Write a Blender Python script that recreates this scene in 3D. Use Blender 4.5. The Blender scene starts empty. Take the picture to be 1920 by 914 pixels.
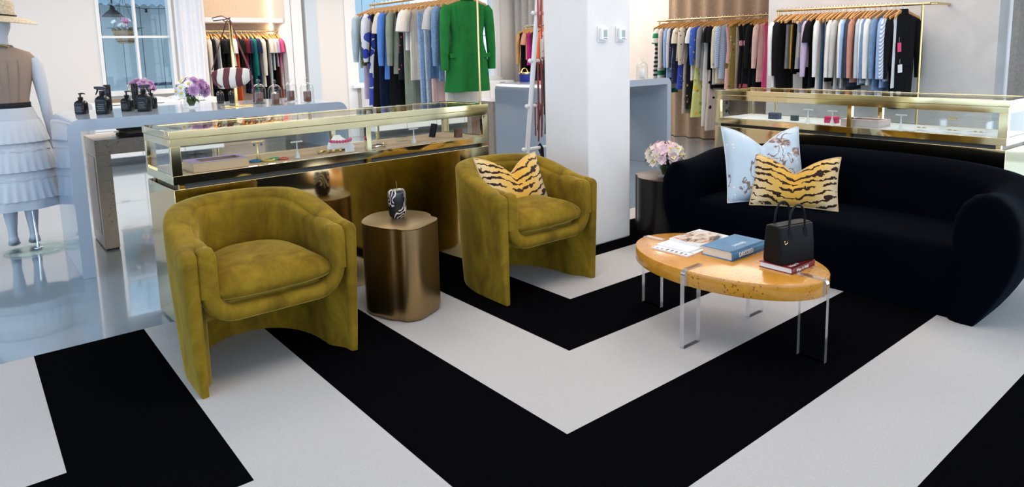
import bpy, math, random
from mathutils import Vector, Matrix
PI = math.pi
sc = bpy.context.scene
COL = sc.collection

# ---------------------------------------------------------------- camera
H = 1.35
F_PX, PITCH, ROLL, YAW = 1269.33, .1386, -.024, .8859
PPX, PPY = 960., 274.
fw = Vector((math.cos(YAW), math.sin(YAW), 0)); rt = Vector((math.sin(YAW), -math.cos(YAW), 0)); up = Vector((0, 0, 1))
_f = math.cos(PITCH) * fw - math.sin(PITCH) * up
_u = math.cos(PITCH) * up + math.sin(PITCH) * fw
_r = math.cos(ROLL) * rt + math.sin(ROLL) * _u
_u = -math.sin(ROLL) * rt + math.cos(ROLL) * _u
cd = bpy.data.cameras.new('camera'); cam = bpy.data.objects.new('camera', cd); COL.objects.link(cam)
cam.matrix_world = Matrix(((_r.x, _u.x, -_f.x, 0), (_r.y, _u.y, -_f.y, 0), (_r.z, _u.z, -_f.z, H), (0, 0, 0, 1)))
cd.sensor_width = 36; cd.lens = 36 * F_PX / 1920; cd.shift_y = -(457 - PPY) / 1920; cd.clip_start = .05
sc.camera = cam

def ray(x, y): return _r * ((x - PPX) / F_PX) - _u * ((y - PPY) / F_PX) + _f
def at_z(x, y, z=0.):
    d = ray(x, y); t = (z - H) / d.z; return Vector((0, 0, H)) + d * t
def at_x(x, y, X): d = ray(x, y); return Vector((0, 0, H)) + d * (X / d.x)
def at_y(x, y, Y): d = ray(x, y); return Vector((0, 0, H)) + d * (Y / d.y)
def proj(P):
    P = Vector(P) - Vector((0, 0, H)); c = P.dot(_f)
    return PPX + F_PX * P.dot(_r) / c, PPY - F_PX * P.dot(_u) / c
def on_line(A, B, px):
    lo, hi = -.3, 1.3
    A = Vector(A); B = Vector(B); s = proj(A.lerp(B, hi))[0] > proj(A.lerp(B, lo))[0]
    for _ in range(40):
        m = (lo + hi) / 2
        if (proj(A.lerp(B, m))[0] < px) == s: lo = m
        else: hi = m
    return lo

# ---------------------------------------------------------------- world, lights, exposure
sc.view_settings.view_transform = 'Standard'; sc.view_settings.look = 'None'
sc.view_settings.gamma = 1; sc.view_settings.exposure = .0; sc.view_settings.use_curve_mapping = False
sc.cycles.use_denoising = True
sc.cycles.max_bounces = 10; sc.cycles.transparent_max_bounces = 24; sc.cycles.glossy_bounces = 5
sc.cycles.transmission_bounces = 8; sc.cycles.diffuse_bounces = 4
sc.cycles.sample_clamp_indirect = 4; sc.cycles.caustics_reflective = False; sc.cycles.caustics_refractive = False
w = bpy.data.worlds.new('world'); sc.world = w; w.use_nodes = True
wb = w.node_tree.nodes['Background']; wb.inputs[0].default_value = (.62, .80, 1, 1); wb.inputs[1].default_value = 2.1

def area(name, loc, rot, sx, sy, power, col):
    l = bpy.data.lights.new(name, 'AREA'); l.shape = 'RECTANGLE'; l.size = sx; l.size_y = sy; l.energy = power; l.color = col
    o = bpy.data.objects.new(name, l); COL.objects.link(o); o.location = loc; o.rotation_euler = rot; return o
# daylight through the shop front (behind the camera), and through the glazed end on the right
area('shopfront_daylight', (2.2, -4.3, 1.55), (PI / 2, 0, 0), 7.5, 2.6, 105, (.86, .93, 1))
area('side_window_daylight', (8.4, -1.2, 1.5), (PI / 2, 0, PI / 2), 5.2, 2.6, 105, (.80, .90, 1))
area('left_window_daylight', (-3.9, 3.5, 1.5), (PI / 2, 0, -PI / 2), 6, 2.4, 85, (.50, .73, 1))
# ceiling fixtures of the shop
for x, y, pw in ((1.5, 1.9, 44), (4.6, 1.9, 40), (1.9, 5.2, 50), (1.2, 7.8, 74), (4.4, 8.0, 74), (7.2, 7.4, 92), (6.0, 3.6, 55)):
    area('ceiling_lamp_light', (x, y, 3.12), (0, 0, 0), 2.2, 1.6, pw, (1, .89, .79))
area('alcove_light', (3.44, 10.6, 2.9), (0, 0, 0), 1.0, .25, 6, (1, .84, .64)); area('alcove_fill_light', (3.44, 10.5, 1.865), (-.15, 0, 0), 1.0, .08, 9, (1, .86, .68))  # the lamp under the shelf is an added fill that brightens the alcove

# ---------------------------------------------------------------- materials
MATS = {}
def nt(name):
    m = bpy.data.materials.new(name); m.use_nodes = True; t = m.node_tree
    return m, t, t.nodes['Principled BSDF']
def N(t, typ, **kw):
    n = t.nodes.new(typ)
    for k, v in kw.items():
        if k in n.inputs.keys(): n.inputs[k].default_value = v
        else: setattr(n, k, v)
    return n
def C4(c): return (c[0], c[1], c[2], 1)
def objco(t, scale=(1, 1, 1), gen=False):
    tc = N(t, 'ShaderNodeTexCoord'); mp = N(t, 'ShaderNodeMapping'); mp.inputs['Scale'].default_value = scale
    t.links.new(tc.outputs['Generated' if gen else 'Object'], mp.inputs[0]); return mp.outputs[0]
def ramp(t, fac, stops, mode='LINEAR'):
    r = N(t, 'ShaderNodeValToRGB'); r.color_ramp.interpolation = mode; e = r.color_ramp.elements
    while len(e) < len(stops): e.new(.5)
    for el, (p, c) in zip(e, stops): el.position = p; el.color = C4(c)
    t.links.new(fac, r.inputs[0]); return r.outputs[0]
def mix(t, fac, a, b):
    n = N(t, 'ShaderNodeMix', data_type='RGBA')
    if hasattr(fac, 'node'): t.links.new(fac, n.inputs[0])
    else: n.inputs[0].default_value = fac
    for v, i in ((a, 6), (b, 7)):
        if hasattr(v, 'node'): t.links.new(v, n.inputs[i])
        else: n.inputs[i].default_value = C4(v)
    return n.outputs[2]
def math_(t, op, a, b=None):
    n = N(t, 'ShaderNodeMath', operation=op)
    for v, i in ((a, 0), (b, 1)):
        if v is None: continue
        if hasattr(v, 'node'): t.links.new(v, n.inputs[i])
        else: n.inputs[i].default_value = v
    return n.outputs[0]
def noise(t, co, scale, detail=2, rough=.5, dist=0):
    n = N(t, 'ShaderNodeTexNoise', Scale=scale, Detail=detail, Roughness=rough, Distortion=dist); t.links.new(co, n.inputs['Vector']); return n.outputs['Fac']
def voro(t, co, scale, out='Distance', feature='F1'):
    n = N(t, 'ShaderNodeTexVoronoi', Scale=scale, feature=feature); t.links.new(co, n.inputs['Vector']); return n.outputs[out]
def bump(t, b, h, strength=.2, dist=.01):
    n = N(t, 'ShaderNodeBump', Strength=strength, Distance=dist); t.links.new(h, n.inputs['Height']); t.links.new(n.outputs[0], b.inputs['Normal'])
def M(name, col, rough=.5, metal=0., sheen=0., var=None, bmp=None, spec=None, coat=0., emit=None, sheen_tint=None):
    if name in MATS: return MATS[name]
    m, t, b = nt(name); b.inputs['Base Color'].default_value = C4(col); b.inputs['Roughness'].default_value = rough
    b.inputs['Metallic'].default_value = metal
    if spec is not None: b.inputs['Specular IOR Level'].default_value = spec
    if sheen: b.inputs['Sheen Weight'].default_value = sheen; b.inputs['Sheen Roughness'].default_value = .35; b.inputs['Sheen Tint'].default_value = C4(sheen_tint or col)
    if coat: b.inputs['Coat Weight'].default_value = coat; b.inputs['Coat Roughness'].default_value = .05
    co = objco(t) if (var or bmp) else None
    if var:
        c2, s, lo, hi = var
        t.links.new(mix(t, ramp(t, noise(t, co, s, 4, .6, .6), [(lo, (0, 0, 0)), (hi, (1, 1, 1))]), col, c2), b.inputs['Base Color'])
    if bmp: bump(t, b, noise(t, co, bmp[0], 3), bmp[1], bmp[2] if len(bmp) > 2 else .01)
    if emit: b.inputs['Emission Color'].default_value = C4(emit[0]); b.inputs['Emission Strength'].default_value = emit[1]
    MATS[name] = m; return m
def thin_glass(name, tint=(1, 1, 1), refl=.10, rough=.0, edge=.55):
    m = bpy.data.materials.new(name); m.use_nodes = True; t = m.node_tree; t.nodes.clear()
    o = N(t, 'ShaderNodeOutputMaterial'); a = N(t, 'ShaderNodeBsdfTransparent'); a.inputs[0].default_value = C4(tint)
    g = N(t, 'ShaderNodeBsdfGlossy', Roughness=rough); lw = N(t, 'ShaderNodeLayerWeight', Blend=.5)
    fr = math_(t, 'ADD', math_(t, 'MULTIPLY', math_(t, 'POWER', lw.outputs['Facing'], 4.0), edge), refl * .45)
    mx = N(t, 'ShaderNodeMixShader'); t.links.new(fr, mx.inputs[0]); t.links.new(a.outputs[0], mx.inputs[1]); t.links.new(g.outputs[0], mx.inputs[2]); t.links.new(mx.outputs[0], o.inputs[0])
    MATS[name] = m; return m
def real_glass(name, col=(1, 1, 1), ior=1.45, rough=0.):
    m, t, b = nt(name); b.inputs['Base Color'].default_value = C4(col); b.inputs['Transmission Weight'].default_value = 1; b.inputs['IOR'].default_value = ior; b.inputs['Roughness'].default_value = rough
    MATS[name] = m; return m

wall_m = M('warm_white_paint', (.80, .755, .72), .7, bmp=(30, .04))
plaster_m = M('grey_plaster', (.56, .53, .51), .7, var=((.64, .61, .59), 3.0, .35, .7), bmp=(8, .08))
beige_m = M('beige_plaster', (.76, .68, .62), .7, var=((.82, .74, .68), 2.5, .35, .7), bmp=(8, .08))
trim_m = M('white_trim_paint', (.86, .85, .84), .4)
ceil_m = M('white_ceiling_paint', (.85, .84, .82), .8)
linen_m = M('beige_linen_wallcovering', (.62, .47, .35), .85, var=((.70, .55, .43), 60, .4, .6))
column_m = M('column_plaster', (.80, .765, .75), .6, var=((.83, .80, .785), 3.0, .4, .62), bmp=(14, .05))
def floor_mat():
    m, t, b = nt('polished_concrete'); co = objco(t)
    c = ramp(t, noise(t, co, .9, 6, .6, .8), [(.3, (.22, .29, .35)), (.7, (.30, .365, .415))]); t.links.new(c, b.inputs['Base Color'])
    t.links.new(ramp(t, noise(t, co, 2.2, 4), [(.3, (.06, .06, .06)), (.75, (.2, .2, .2))]), b.inputs['Roughness'])
    b.inputs['Coat Weight'].default_value = .9; b.inputs['Coat Roughness'].default_value = .04; b.inputs['Specular IOR Level'].default_value = .7
    bump(t, b, noise(t, co, 4, 3), .03); return m
floor_m = floor_mat()
def carpet(name, c1, c2):
    m, t, b = nt(name); co = objco(t); b.inputs['Roughness'].default_value = .95; b.inputs['Specular IOR Level'].default_value = .0
    n1 = noise(t, objco(t, (1, 1.6, 1)), 140, 3, .7); t.links.new(mix(t, n1, c1, c2), b.inputs['Base Color']); bump(t, b, n1, .5, .006); return m
rug_white = carpet('ivory_carpet', (.42, .405, .40), (.57, .55, .545)); rug_black = carpet('black_carpet', (.0016, .0016, .002), (.004, .004, .0048))
def brass(name, col=(.80, .60, .26), rough=.09, wav=.05):
    m, t, b = nt(name); b.inputs['Base Color'].default_value = C4(col); b.inputs['Metallic'].default_value = 1; b.inputs['Roughness'].default_value = rough
    bump(t, b, noise(t, objco(t), 2.2, 1), wav, .08); MATS[name] = m; return m
brass_m = brass('polished_brass', (.78, .64, .36), .07); brass2_m = brass('brass_tube', (.70, .52, .24), .22, 0.02); gold_m = brass('gold_metal', (.85, .62, .25), .18, 0)
def brushed(name, c1, c2, rough=.36):
    m, t, b = nt(name); b.inputs['Metallic'].default_value = 1; b.inputs['Roughness'].default_value = rough
    n1 = noise(t, objco(t, (120, 120, 1)), 1, 2); t.links.new(mix(t, n1, c1, c2), b.inputs['Base Color']); bump(t, b, n1, .08, .002); return m
bronze_side = brushed('brushed_bronze', (.36, .235, .105), (.42, .28, .13), .34)
def grain(name, c1, c2, metal, rough):
    m, t, b = nt(name); b.inputs['Metallic'].default_value = metal; b.inputs['Roughness'].default_value = rough
    n1 = noise(t, objco(t, (4, 60, 4)), 1.6, 4, .6, .4); t.links.new(mix(t, n1, c1, c2), b.inputs['Base Color']); return m
bronze_top = grain('grained_bronze_top', (.20, .13, .06), (.30, .20, .095), .85, .4)
dark_side = M('dark_bronze', (.010, .008, .007), .3, .3); dark_top = grain('dark_grained_top', (.06, .038, .028), (.12, .08, .06), .3, .4)
def velvet(name, c1, c2, sheen, st, amt=.25, spec=.15):
    m, t, b = nt(name); b.inputs['Roughness'].default_value = .8; b.inputs['Specular IOR Level'].default_value = spec
    co = objco(t); n1 = noise(t, objco(t, (1, 1, .6)), 7.0, 6, .66, .7)
    t.links.new(mix(t, ramp(t, n1, [(.36, (0, 0, 0)), (.66, (1, 1, 1))]), c1, c2), b.inputs['Base Color'])
    b.inputs['Sheen Weight'].default_value = sheen; b.inputs['Sheen Roughness'].default_value = .3; b.inputs['Sheen Tint'].default_value = C4(st)
    bump(t, b, noise(t, co, 9, 3), amt, .012); MATS[name] = m; return m
olive_m = velvet('olive_velvet', (.138, .080, .004), (.280, .174, .011), .60, (.85, .66, .18))
navy_m = velvet('navy_velvet', (.0006, .0011, .0028), (.0008, .0015, .0040), .022, (.05, .25, .65), .06, .02)
def burl(name, base, base2, spot, scale=1., coat=.3, rough=.22):
    m, t, b = nt(name); co = objco(t, (scale,) * 3)
    c = mix(t, ramp(t, noise(t, co, 7, 6, .65, 2.2), [(.35, (0, 0, 0)), (.68, (1, 1, 1))]), base, base2)
    cl = ramp(t, noise(t, objco(t, (scale * 1.4, scale * 1.4, scale * .6)), 4.2, 3, .6), [(.49, (0, 0, 0)), (.60, (1, 1, 1))])
    dots = ramp(t, math_(t, 'ADD', voro(t, co, 75), math_(t, 'MULTIPLY', noise(t, co, 45, 2), .5)), [(.44, (1, 1, 1)), (.62, (0, 0, 0))])
    t.links.new(mix(t, math_(t, 'MULTIPLY', cl, dots), c, spot), b.inputs['Base Color']); b.inputs['Roughness'].default_value = rough
    b.inputs['Coat Weight'].default_value = coat; b.inputs['Coat Roughness'].default_value = .06; MATS[name] = m; return m
burl_m = burl('honey_burl_veneer', (.64, .285, .034), (.54, .215, .022), (.24, .078, .012))
burl_grey = burl('pale_burl_veneer', (.52, .42, .33), (.42, .325, .24), (.10, .05, .025), 1.2, .2, .35)
burl_red = burl('reddish_burl_veneer', (.36, .17, .10), (.30, .13, .07), (.08, .03, .015), 1.2, .2, .35)
lacq_m = M('grey_blue_lacquer', (.38, .445, .54), .16, coat=.5)
acryl = real_glass('clear_acrylic', (.97, .985, 1), 1.46); clear_glass = thin_glass('clear_thin_glass', (.97, .985, .98), .07)
vit_glass = thin_glass('vitrine_glass', (.965, .985, .98), .06); win_glass = thin_glass('window_glass', (.95, .98, 1), .05)
cloche_glass = thin_glass('cloche_glass', (.96, .97, .97), .10, .02, 1.0); vase_glass = real_glass('vase_glass', (.97, 1, .98), 1.3); amber_m = M('amber_glass', (.16, .045, .018), .08, coat=.6)
black_gloss = M('black_bottle_plastic', (.006, .006, .007), .2, spec=.3); label_m = M('charcoal_label', (.018, .019, .021), .5, spec=.2); label_txt = M('grey_label_print', (.16, .165, .175), .6)
black_matte = M('black_felt', (.006, .006, .007), .8); leather = M('black_leather', (.0035, .0033, .0032), .5, bmp=(220, .25, .002), spec=.18); dark_gap = M('black_reveal', (.012, .009, .007), .35)
white_pl = M('white_plastic', (.82, .82, .83), .35); screen_m = M('green_lcd', (.30, .36, .30), .25); mann_m = M('white_mannequin', (.54, .56, .60), .45)
hang_wood = M('hanger_wood', (.58, .30, .095), .45, var=((.48, .235, .07), 20, .4, .65)); chrome_m = M('chrome', (.8, .8, .82), .1, 1)
paper_m = M('white_paper', (.80, .80, .80), .7); page_m = M('cream_pages', (.72, .60, .47), .8); felt_m = M('tan_felt', (.48, .34, .22), .9, bmp=(200, .2, .002)); white_felt = M('white_felt', (.72, .74, .76), .9)
leaf_m = M('green_leaf', (.055, .13, .035), .5, var=((.10, .2, .05), 12, .4, .6)); stem_m = M('dark_green_stem', (.05, .10, .03), .5)
yellow_m = M('yellow_flower_centre', (.80, .52, .03), .7)
def curtain_mat(n, c, c2): return M(n, c, .9, var=(c2, 40, .4, .6))
taupe_m = curtain_mat('taupe_curtain', (.36, .245, .165), (.42, .295, .205)); grey_cur = curtain_mat('grey_velvet_curtain', (.46, .43, .40), (.38, .35, .33)); sheer_m = curtain_mat('white_curtain', (.80, .80, .84), (.84, .84, .87))
siding_m = M('blue_grey_siding', (.60, .74, .79), .7)

# ---------------------------------------------------------------- mesh helpers
class MB:
    def __init__(s): s.v = []; s.f = []; s.m = []
    def add(s, vs, fs, mi=0):
        o = len(s.v); s.v += [tuple(x) for x in vs]; s.f += [tuple(i + o for i in f) for f in fs]; s.m += [mi] * len(fs); return s
    def box(s, x0, y0, z0, x1, y1, z1, mi=0):
        return s.add([(x0, y0, z0), (x1, y0, z0), (x1, y1, z0), (x0, y1, z0), (x0, y0, z1), (x1, y0, z1), (x1, y1, z1), (x0, y1, z1)],
                     [(0, 3, 2, 1), (4, 5, 6, 7), (0, 1, 5, 4), (1, 2, 6, 5), (2, 3, 7, 6), (3, 0, 4, 7)], mi)
    def loft(s, rings, closed=True, cap=True, mi=0):
        n = len(rings[0]); vs = [p for r in rings for p in r]; fs = []
        for i in range(len(rings) - 1):
            for j in range(n if closed else n - 1):
                k = (j + 1) % n; fs.append((i * n + j, i * n + k, (i + 1) * n + k, (i + 1) * n + j))
        if cap and closed: fs += [tuple(range(n))[::-1], tuple(range((len(rings) - 1) * n, len(rings) * n))]
        return s.add(vs, fs, mi)
    def lathe(s, prof, n=24, c=(0, 0, 0), cap=True, mi=0, sx=1, sy=1):
        return s.loft([[(c[0] + r * sx * math.cos(2 * PI * k / n), c[1] + r * sy * math.sin(2 * PI * k / n), c[2] + z) for k in range(n)] for r, z in prof], True, cap, mi)
    def prism(s, pts, z0, z1, mi=0, r=0.):
        if r: return s.loft([inset(pts, r, z0), [(x, y, z0 + r) for x, y in pts], [(x, y, z1 - r) for x, y in pts], [(x, y, z1 - r * .3) for x, y, _ in inset(pts, r * .3, 0)], inset(pts, r, z1)], mi=mi)
        return s.loft([[(x, y, z0) for x, y in pts], [(x, y, z1) for x, y in pts]], mi=mi)
    def tube(s, pts, r, n=8, closed=False, mi=0, flat=None):
        pts = [Vector(p) for p in pts]; rings = []; k = len(pts); rr = r if isinstance(r, (list, tuple)) else [r] * k
        pu = None
        for i, p in enumerate(pts):
            a = pts[i - 1] if (i > 0 or closed) else p; b = pts[(i + 1) % k] if (i < k - 1 or closed) else p
            d = (b - a).normalized()
            if pu is None: pu = (Vector((0, 0, 1)) if abs(d.z) < .9 else Vector((1, 0, 0)))
            x = d.cross(pu).normalized(); y = x.cross(d).normalized(); pu = y
            fa, fb = flat or (1, 1)
            rings.append([p + x * (rr[i] * fa * math.cos(2 * PI * j / n)) + y * (rr[i] * fb * math.sin(2 * PI * j / n)) for j in range(n)])
        if closed: rings.append(rings[0])
        return s.loft(rings, True, not closed, mi)
    def ball(s, c, rx, ry=None, rz=None, n=10, m=6, mi=0):
        ry = ry or rx; rz = rz or rx
        return s.loft([[(c[0] + rx * math.sin(a) * math.cos(2 * PI * k / n), c[1] + ry * math.sin(a) * math.sin(2 * PI * k / n), c[2] - rz * math.cos(a)) for k in range(n)] for a in [max(.05, min(PI - .05, PI * i / m)) for i in range(m + 1)]], mi=mi)
    def build(s, name, mat, parent=None, smooth=True, bevel=0., sub=0, angle=40):
        me = bpy.data.meshes.new(name); me.from_pydata(s.v, [], s.f); me.update()
        for mm in (mat if isinstance(mat, (list, tuple)) else [mat]): me.materials.append(mm)
        if any(s.m): me.polygons.foreach_set('material_index', s.m)
        o = bpy.data.objects.new(name, me); COL.objects.link(o)
        if parent: o.parent = parent
        if smooth:
            me.polygons.foreach_set('use_smooth', [True] * len(me.polygons))
            try: me.set_sharp_from_angle(angle=math.radians(angle))
            except Exception: pass
        if bevel:
            b = o.modifiers.new('bevel', 'BEVEL'); b.width = bevel; b.segments = 3; b.limit_method = 'ANGLE'; b.angle_limit = math.radians(35)
        if sub:
            b = o.modifiers.new('sub', 'SUBSURF'); b.levels = sub; b.render_levels = sub
        return o
def inset(pts, r, z):
    n = len(pts); out = []
    cx = sum(p[0] for p in pts) / n; cy = sum(p[1] for p in pts) / n
    for i in range(n):
        a = Vector(pts[i - 1]); p = Vector(pts[i]); b = Vector(pts[(i + 1) % n]); t = (b - a)
        nn = Vector((t.y, -t.x)).normalized() if t.length > 1e-9 else Vector((0, 0))
        if nn.dot(p - Vector((cx, cy))) < 0: nn = -nn
        q = p - nn * r; out.append((q.x, q.y, z))
    return out
def empty(name, loc=(0, 0, 0), rz=0., parent=None):
    o = bpy.data.objects.new(name, None); COL.objects.link(o); o.location = loc; o.rotation_euler = (0, 0, rz); o.empty_display_size = .1
    if parent: o.parent = parent
    return o
def tag(o, label, cat, group=None, loc=None, rz=None, rot=None):
    o['label'] = label; o['category'] = cat
    if group: o['group'] = group
    if loc is not None: o.location = loc
    if rz is not None: o.rotation_euler = (0, 0, rz)
    if rot is not None: o.rotation_euler = rot
    return o
def struct(o): o['kind'] = 'structure'; return o
def copy_tree(o, parent=None):
    c = o.copy(); COL.objects.link(c)
    if parent: c.parent = parent; c.matrix_parent_inverse = o.matrix_parent_inverse.copy()
    for ch in list(o.children): copy_tree(ch, c)
    return c
def box(name, x0, y0, z0, x1, y1, z1, mat, parent=None, bevel=0.): return MB().box(x0, y0, z0, x1, y1, z1).build(name, mat, parent, bevel > 0, bevel)
def rbox_ring(hx, hy, r, z, n=4):
    out = []
    for cx, cy, a0 in ((hx - r, hy - r, 0), (-hx + r, hy - r, PI / 2), (-hx + r, -hy + r, PI), (hx - r, -hy + r, 1.5 * PI)):
        for k in range(n + 1): a = a0 + PI / 2 * k / n; out.append((cx + r * math.cos(a), cy + r * math.sin(a), z))
    return out
def text(name, body, size, mat, parent, loc, rot, ext=.0004, align='CENTER'):
    cu = bpy.data.curves.new(name, 'FONT'); cu.body = body; cu.size = size; cu.extrude = ext; cu.align_x = align; cu.align_y = 'CENTER'
    o = bpy.data.objects.new(name, cu); COL.objects.link(o); bpy.context.view_layer.update()
    me = bpy.data.meshes.new_from_object(o.evaluated_get(bpy.context.evaluated_depsgraph_get())); bpy.data.objects.remove(o)
    me.materials.clear(); me.materials.append(mat); q = bpy.data.objects.new(name, me); COL.objects.link(q)
    q.parent = parent; q.location = loc; q.rotation_euler = rot; return q
def smooth01(a, b, x): t = max(0., min(1., (x - a) / (b - a))); return t * t * (3 - 2 * t)

# ---------------------------------------------------------------- the setting
struct(box('floor', -4.2, -4.7, -.12, 8.95, 11.2, 0, floor_m))
struct(box('ground_outside', -30, -30, -.3, 40, 40, -.125, M('pale_pavement', (.55, .55, .54), .9)))
struct(box('ceiling', -4.2, -4.7, 3.2, 8.95, 11.2, 3.4, ceil_m))
CX0, CX1, CY0, CY1 = 3.215, 3.643, 3.137, 3.56
col_o = struct(box('column', CX0, CY0, 0.013, CX1, CY1, 3.2, column_m, bevel=.012))
# back wall with window, alcove and a second window
YB = 10.4
W1 = (1.52, 2.44, .92, 2.75); AL = (2.86, 4.03); W2 = (5.18, 8.12, .86, 2.75)
for x0, x1, z0, z1 in ((-4.2, W1[0], 0, 3.2), (W1[0], W1[1], 0, W1[2]), (W1[0], W1[1], W1[3], 3.2), (W1[1], AL[0], 0, 3.2),
                       (AL[1], 4.3, 0, 3.2), (4.36, W2[0], 0, 3.2), (W2[0], W2[1], 0, W2[2]), (W2[0], W2[1], W2[3], 3.2), (W2[1], 8.95, 0, 3.2)):
    struct(box('wall_back', x0, YB, z0, x1, YB + .2, z1, wall_m))
struct(box('wall_alcove_left', AL[0] - .1, YB + .2, 0, AL[0], 11.06, 3.2, wall_m)); struct(box('wall_alcove_right', AL[1], YB + .2, 0, AL[1] + .1, 11.06, 3.2, wall_m))
struct(box('wall_alcove', AL[0], 11.0, 0, AL[1], 11.06, 3.2, linen_m))
struct(box('wall_left', -4.2, 6.8, 0, -4.0, 10.4, 3.2, wall_m))
struct(box('wall_right', 8.75, 4.17, 0, 8.95, 10.4, 3.2, beige_m))
struct(box('wall_right_plaster', 8.56, 6.58, 0, 8.75, 9.5, 3.2, beige_m))
struct(box('wall_partition', 7.2, 1.96, 0, 8.95, 4.17, 3.2, plaster_m))
struct(box('wall_front', -4.2, -4.7, 0, 8.95, -4.55, .25, trim_m))
for n, (x0, y0, x1, y1) in enumerate(((-4.2, -4.7, -3.8, -4.4), (.4, -4.7, .6, -4.5), (4.2, -4.7, 4.4, -4.5), (8.6, -4.7, 8.95, -4.4), (-4.2, 6.6, -4.0, 6.8), (-4.2, .2, -4., .4))):
    struct(box('trim_%d' % (n + 1), x0, y0, 0, x1, y1, 3.2, trim_m))
tr = MB()
for x0, x1 in ((AL[0] - .07, AL[0]), (AL[1], AL[1] + .09)): tr.box(x0, YB - .03, 0, x1, YB, 3.2)
tr.box(AL[1] + .1, YB - .03, 0, 4.3, YB, 3.2)
struct(tr.build('trim_7', trim_m, bevel=.004))
struct(box('trim_8', 4.36, YB - .02, 0, 4.55, YB, 3.2, M('pale_blue_panel', (.62, .68, .74), .6)))
tr = MB(); tr.box(5.02, YB - .03, 0, W2[0], YB, 3.2); tr.box(W2[1], YB - .03, 0, W2[1] + .12, YB, 3.2); tr.box(W2[0] - .1, YB - .1, W2[2] - .05, W2[1] + .1, YB, W2[2]); struct(tr.build('trim_9', trim_m, bevel=.004))
def window(n, W, xs, zs):
    x0, x1, z0, z1 = W
    pane = struct(box('window_%d' % n, x0, YB + .09, z0, x1, YB + .10, z1, win_glass))
    f = MB(); t = .045
    f.box(x0, YB - .02, z0, x0 + t, YB + .14, z1); f.box(x1 - t, YB - .02, z0, x1, YB + .14, z1); f.box(x0, YB - .02, z1 - t, x1, YB + .14, z1); f.box(x0 - .04, YB - .07, z0 - .035, x1 + .04, YB + .14, z0 + .03)
    for x in xs: f.box(x - .016, YB + .04, z0, x + .016, YB + .13, z1)
    for z in zs: f.box(x0, YB + .045, z - .016, x1, YB + .125, z + .016)
    f.build('window_frame', trim_m, pane, bevel=.004)
window(1, W1, [1.985], [1.67, 2.35]); window(2, W2, [6.2, 7.2], [1.67])
# outside the window: a painted board fence and a corrugated awning
sd = MB()
for i in range(24): sd.box(.2 + i * .3, 13.2, -.12, .2 + i * .3 + .288, 13.24, 3.1)
sd.box(.2, 13.25, -.12, 8, 13.3, 3.1)
o = sd.build('board_fence', siding_m, smooth=False); tag(o, 'blue grey vertical board fence outside behind the window', 'fence')
aw = MB()
rings = []
for i in range(121): rings.append([(1 + i * .02, 12.2, 2.21 + .018 * math.sin(i * 1.05)), (1 + i * .02, 13.15, 2.5 + .018 * math.sin(i * 1.05)), (1 + i * .02, 13.15, 2.515 + .018 * math.sin(i * 1.05)), (1 + i * .02, 12.2, 2.225 + .018 * math.sin(i * 1.05))])
aw.loft(rings); o = aw.build('awning', M('corrugated_grey', (.20, .27, .33), .5)); tag(o, 'grey corrugated awning above the fence outside the window', 'awning')
# thermostats come with the objects; the alcove shelf belongs to the room
def baseboard(n, x0, y0, x1, y1): struct(box('baseboard_' + n, x0, y0, 0, x1, y1, .1, trim_m))
baseboard('back', -4, YB - .015, 1.3, YB); baseboard('right', 8.54, 6.6, 8.56, 9.5); baseboard('partition', 7.185, 1.97, 7.2, 4.16)

# ---------------------------------------------------------------- the rug: concentric black and ivory bands
xs = [-3.2, .15, .606, 1.064, 1.534, 2.006, 2.457, 2.95, 4.75]; ys = [-3.6, .23, .70, 1.155, 1.61, 2.085, 2.54, 2.99, 3.463, 3.703]
def rug_color(x, y):
    if x < 1.064:
        if x < .15 and y > 2.54: return 0
        if x < .606 and y > 2.085: return 1
        return 0 if y > 1.61 else 1
    bx = 0 if x < 1.534 else 1 if x < 2.006 else 2 if x < 2.457 else 3 if x < 2.95 else 4
    by = -2 if y < .70 else -1 if y < 1.155 else 0 if y < 1.61 else 1 if y < 2.085 else 2 if y < 2.54 else 3 if y < 2.99 else 4 if y < 3.463 else 3
    return 1 if min(bx, by) % 2 == 0 else 0
rg = MB(); zt = .012
for i in range(len(xs) - 1):
    for j in range(len(ys) - 1):
        a, b, c, d = xs[i], xs[i + 1], ys[j], ys[j + 1]
        rg.add([(a, c, zt), (b, c, zt), (b, d, zt), (a, d, zt)], [(0, 1, 2, 3)], rug_color((a + b) / 2, (c + d) / 2))
        if j == len(ys) - 2: rg.add([(a, d, 0), (b, d, 0), (b, d, zt), (a, d, zt)], [(1, 0, 3, 2)], rug_color((a + b) / 2, (c + d) / 2))
for q in (((4.75, -3.6), (4.75, 3.703)), ((-3.2, 3.703), (-3.2, -3.6)), ((-3.2, -3.6), (4.75, -3.6))):
    (a, b), (c, d) = q; rg.add([(a, b, 0), (c, d, 0), (c, d, zt), (a, b, zt)], [(0, 1, 2, 3)], 1)
rug = rg.build('area_rug', [rug_white, rug_black], smooth=False); tag(rug, 'large carpet of concentric black and ivory bands under the seating', 'rug')

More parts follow.
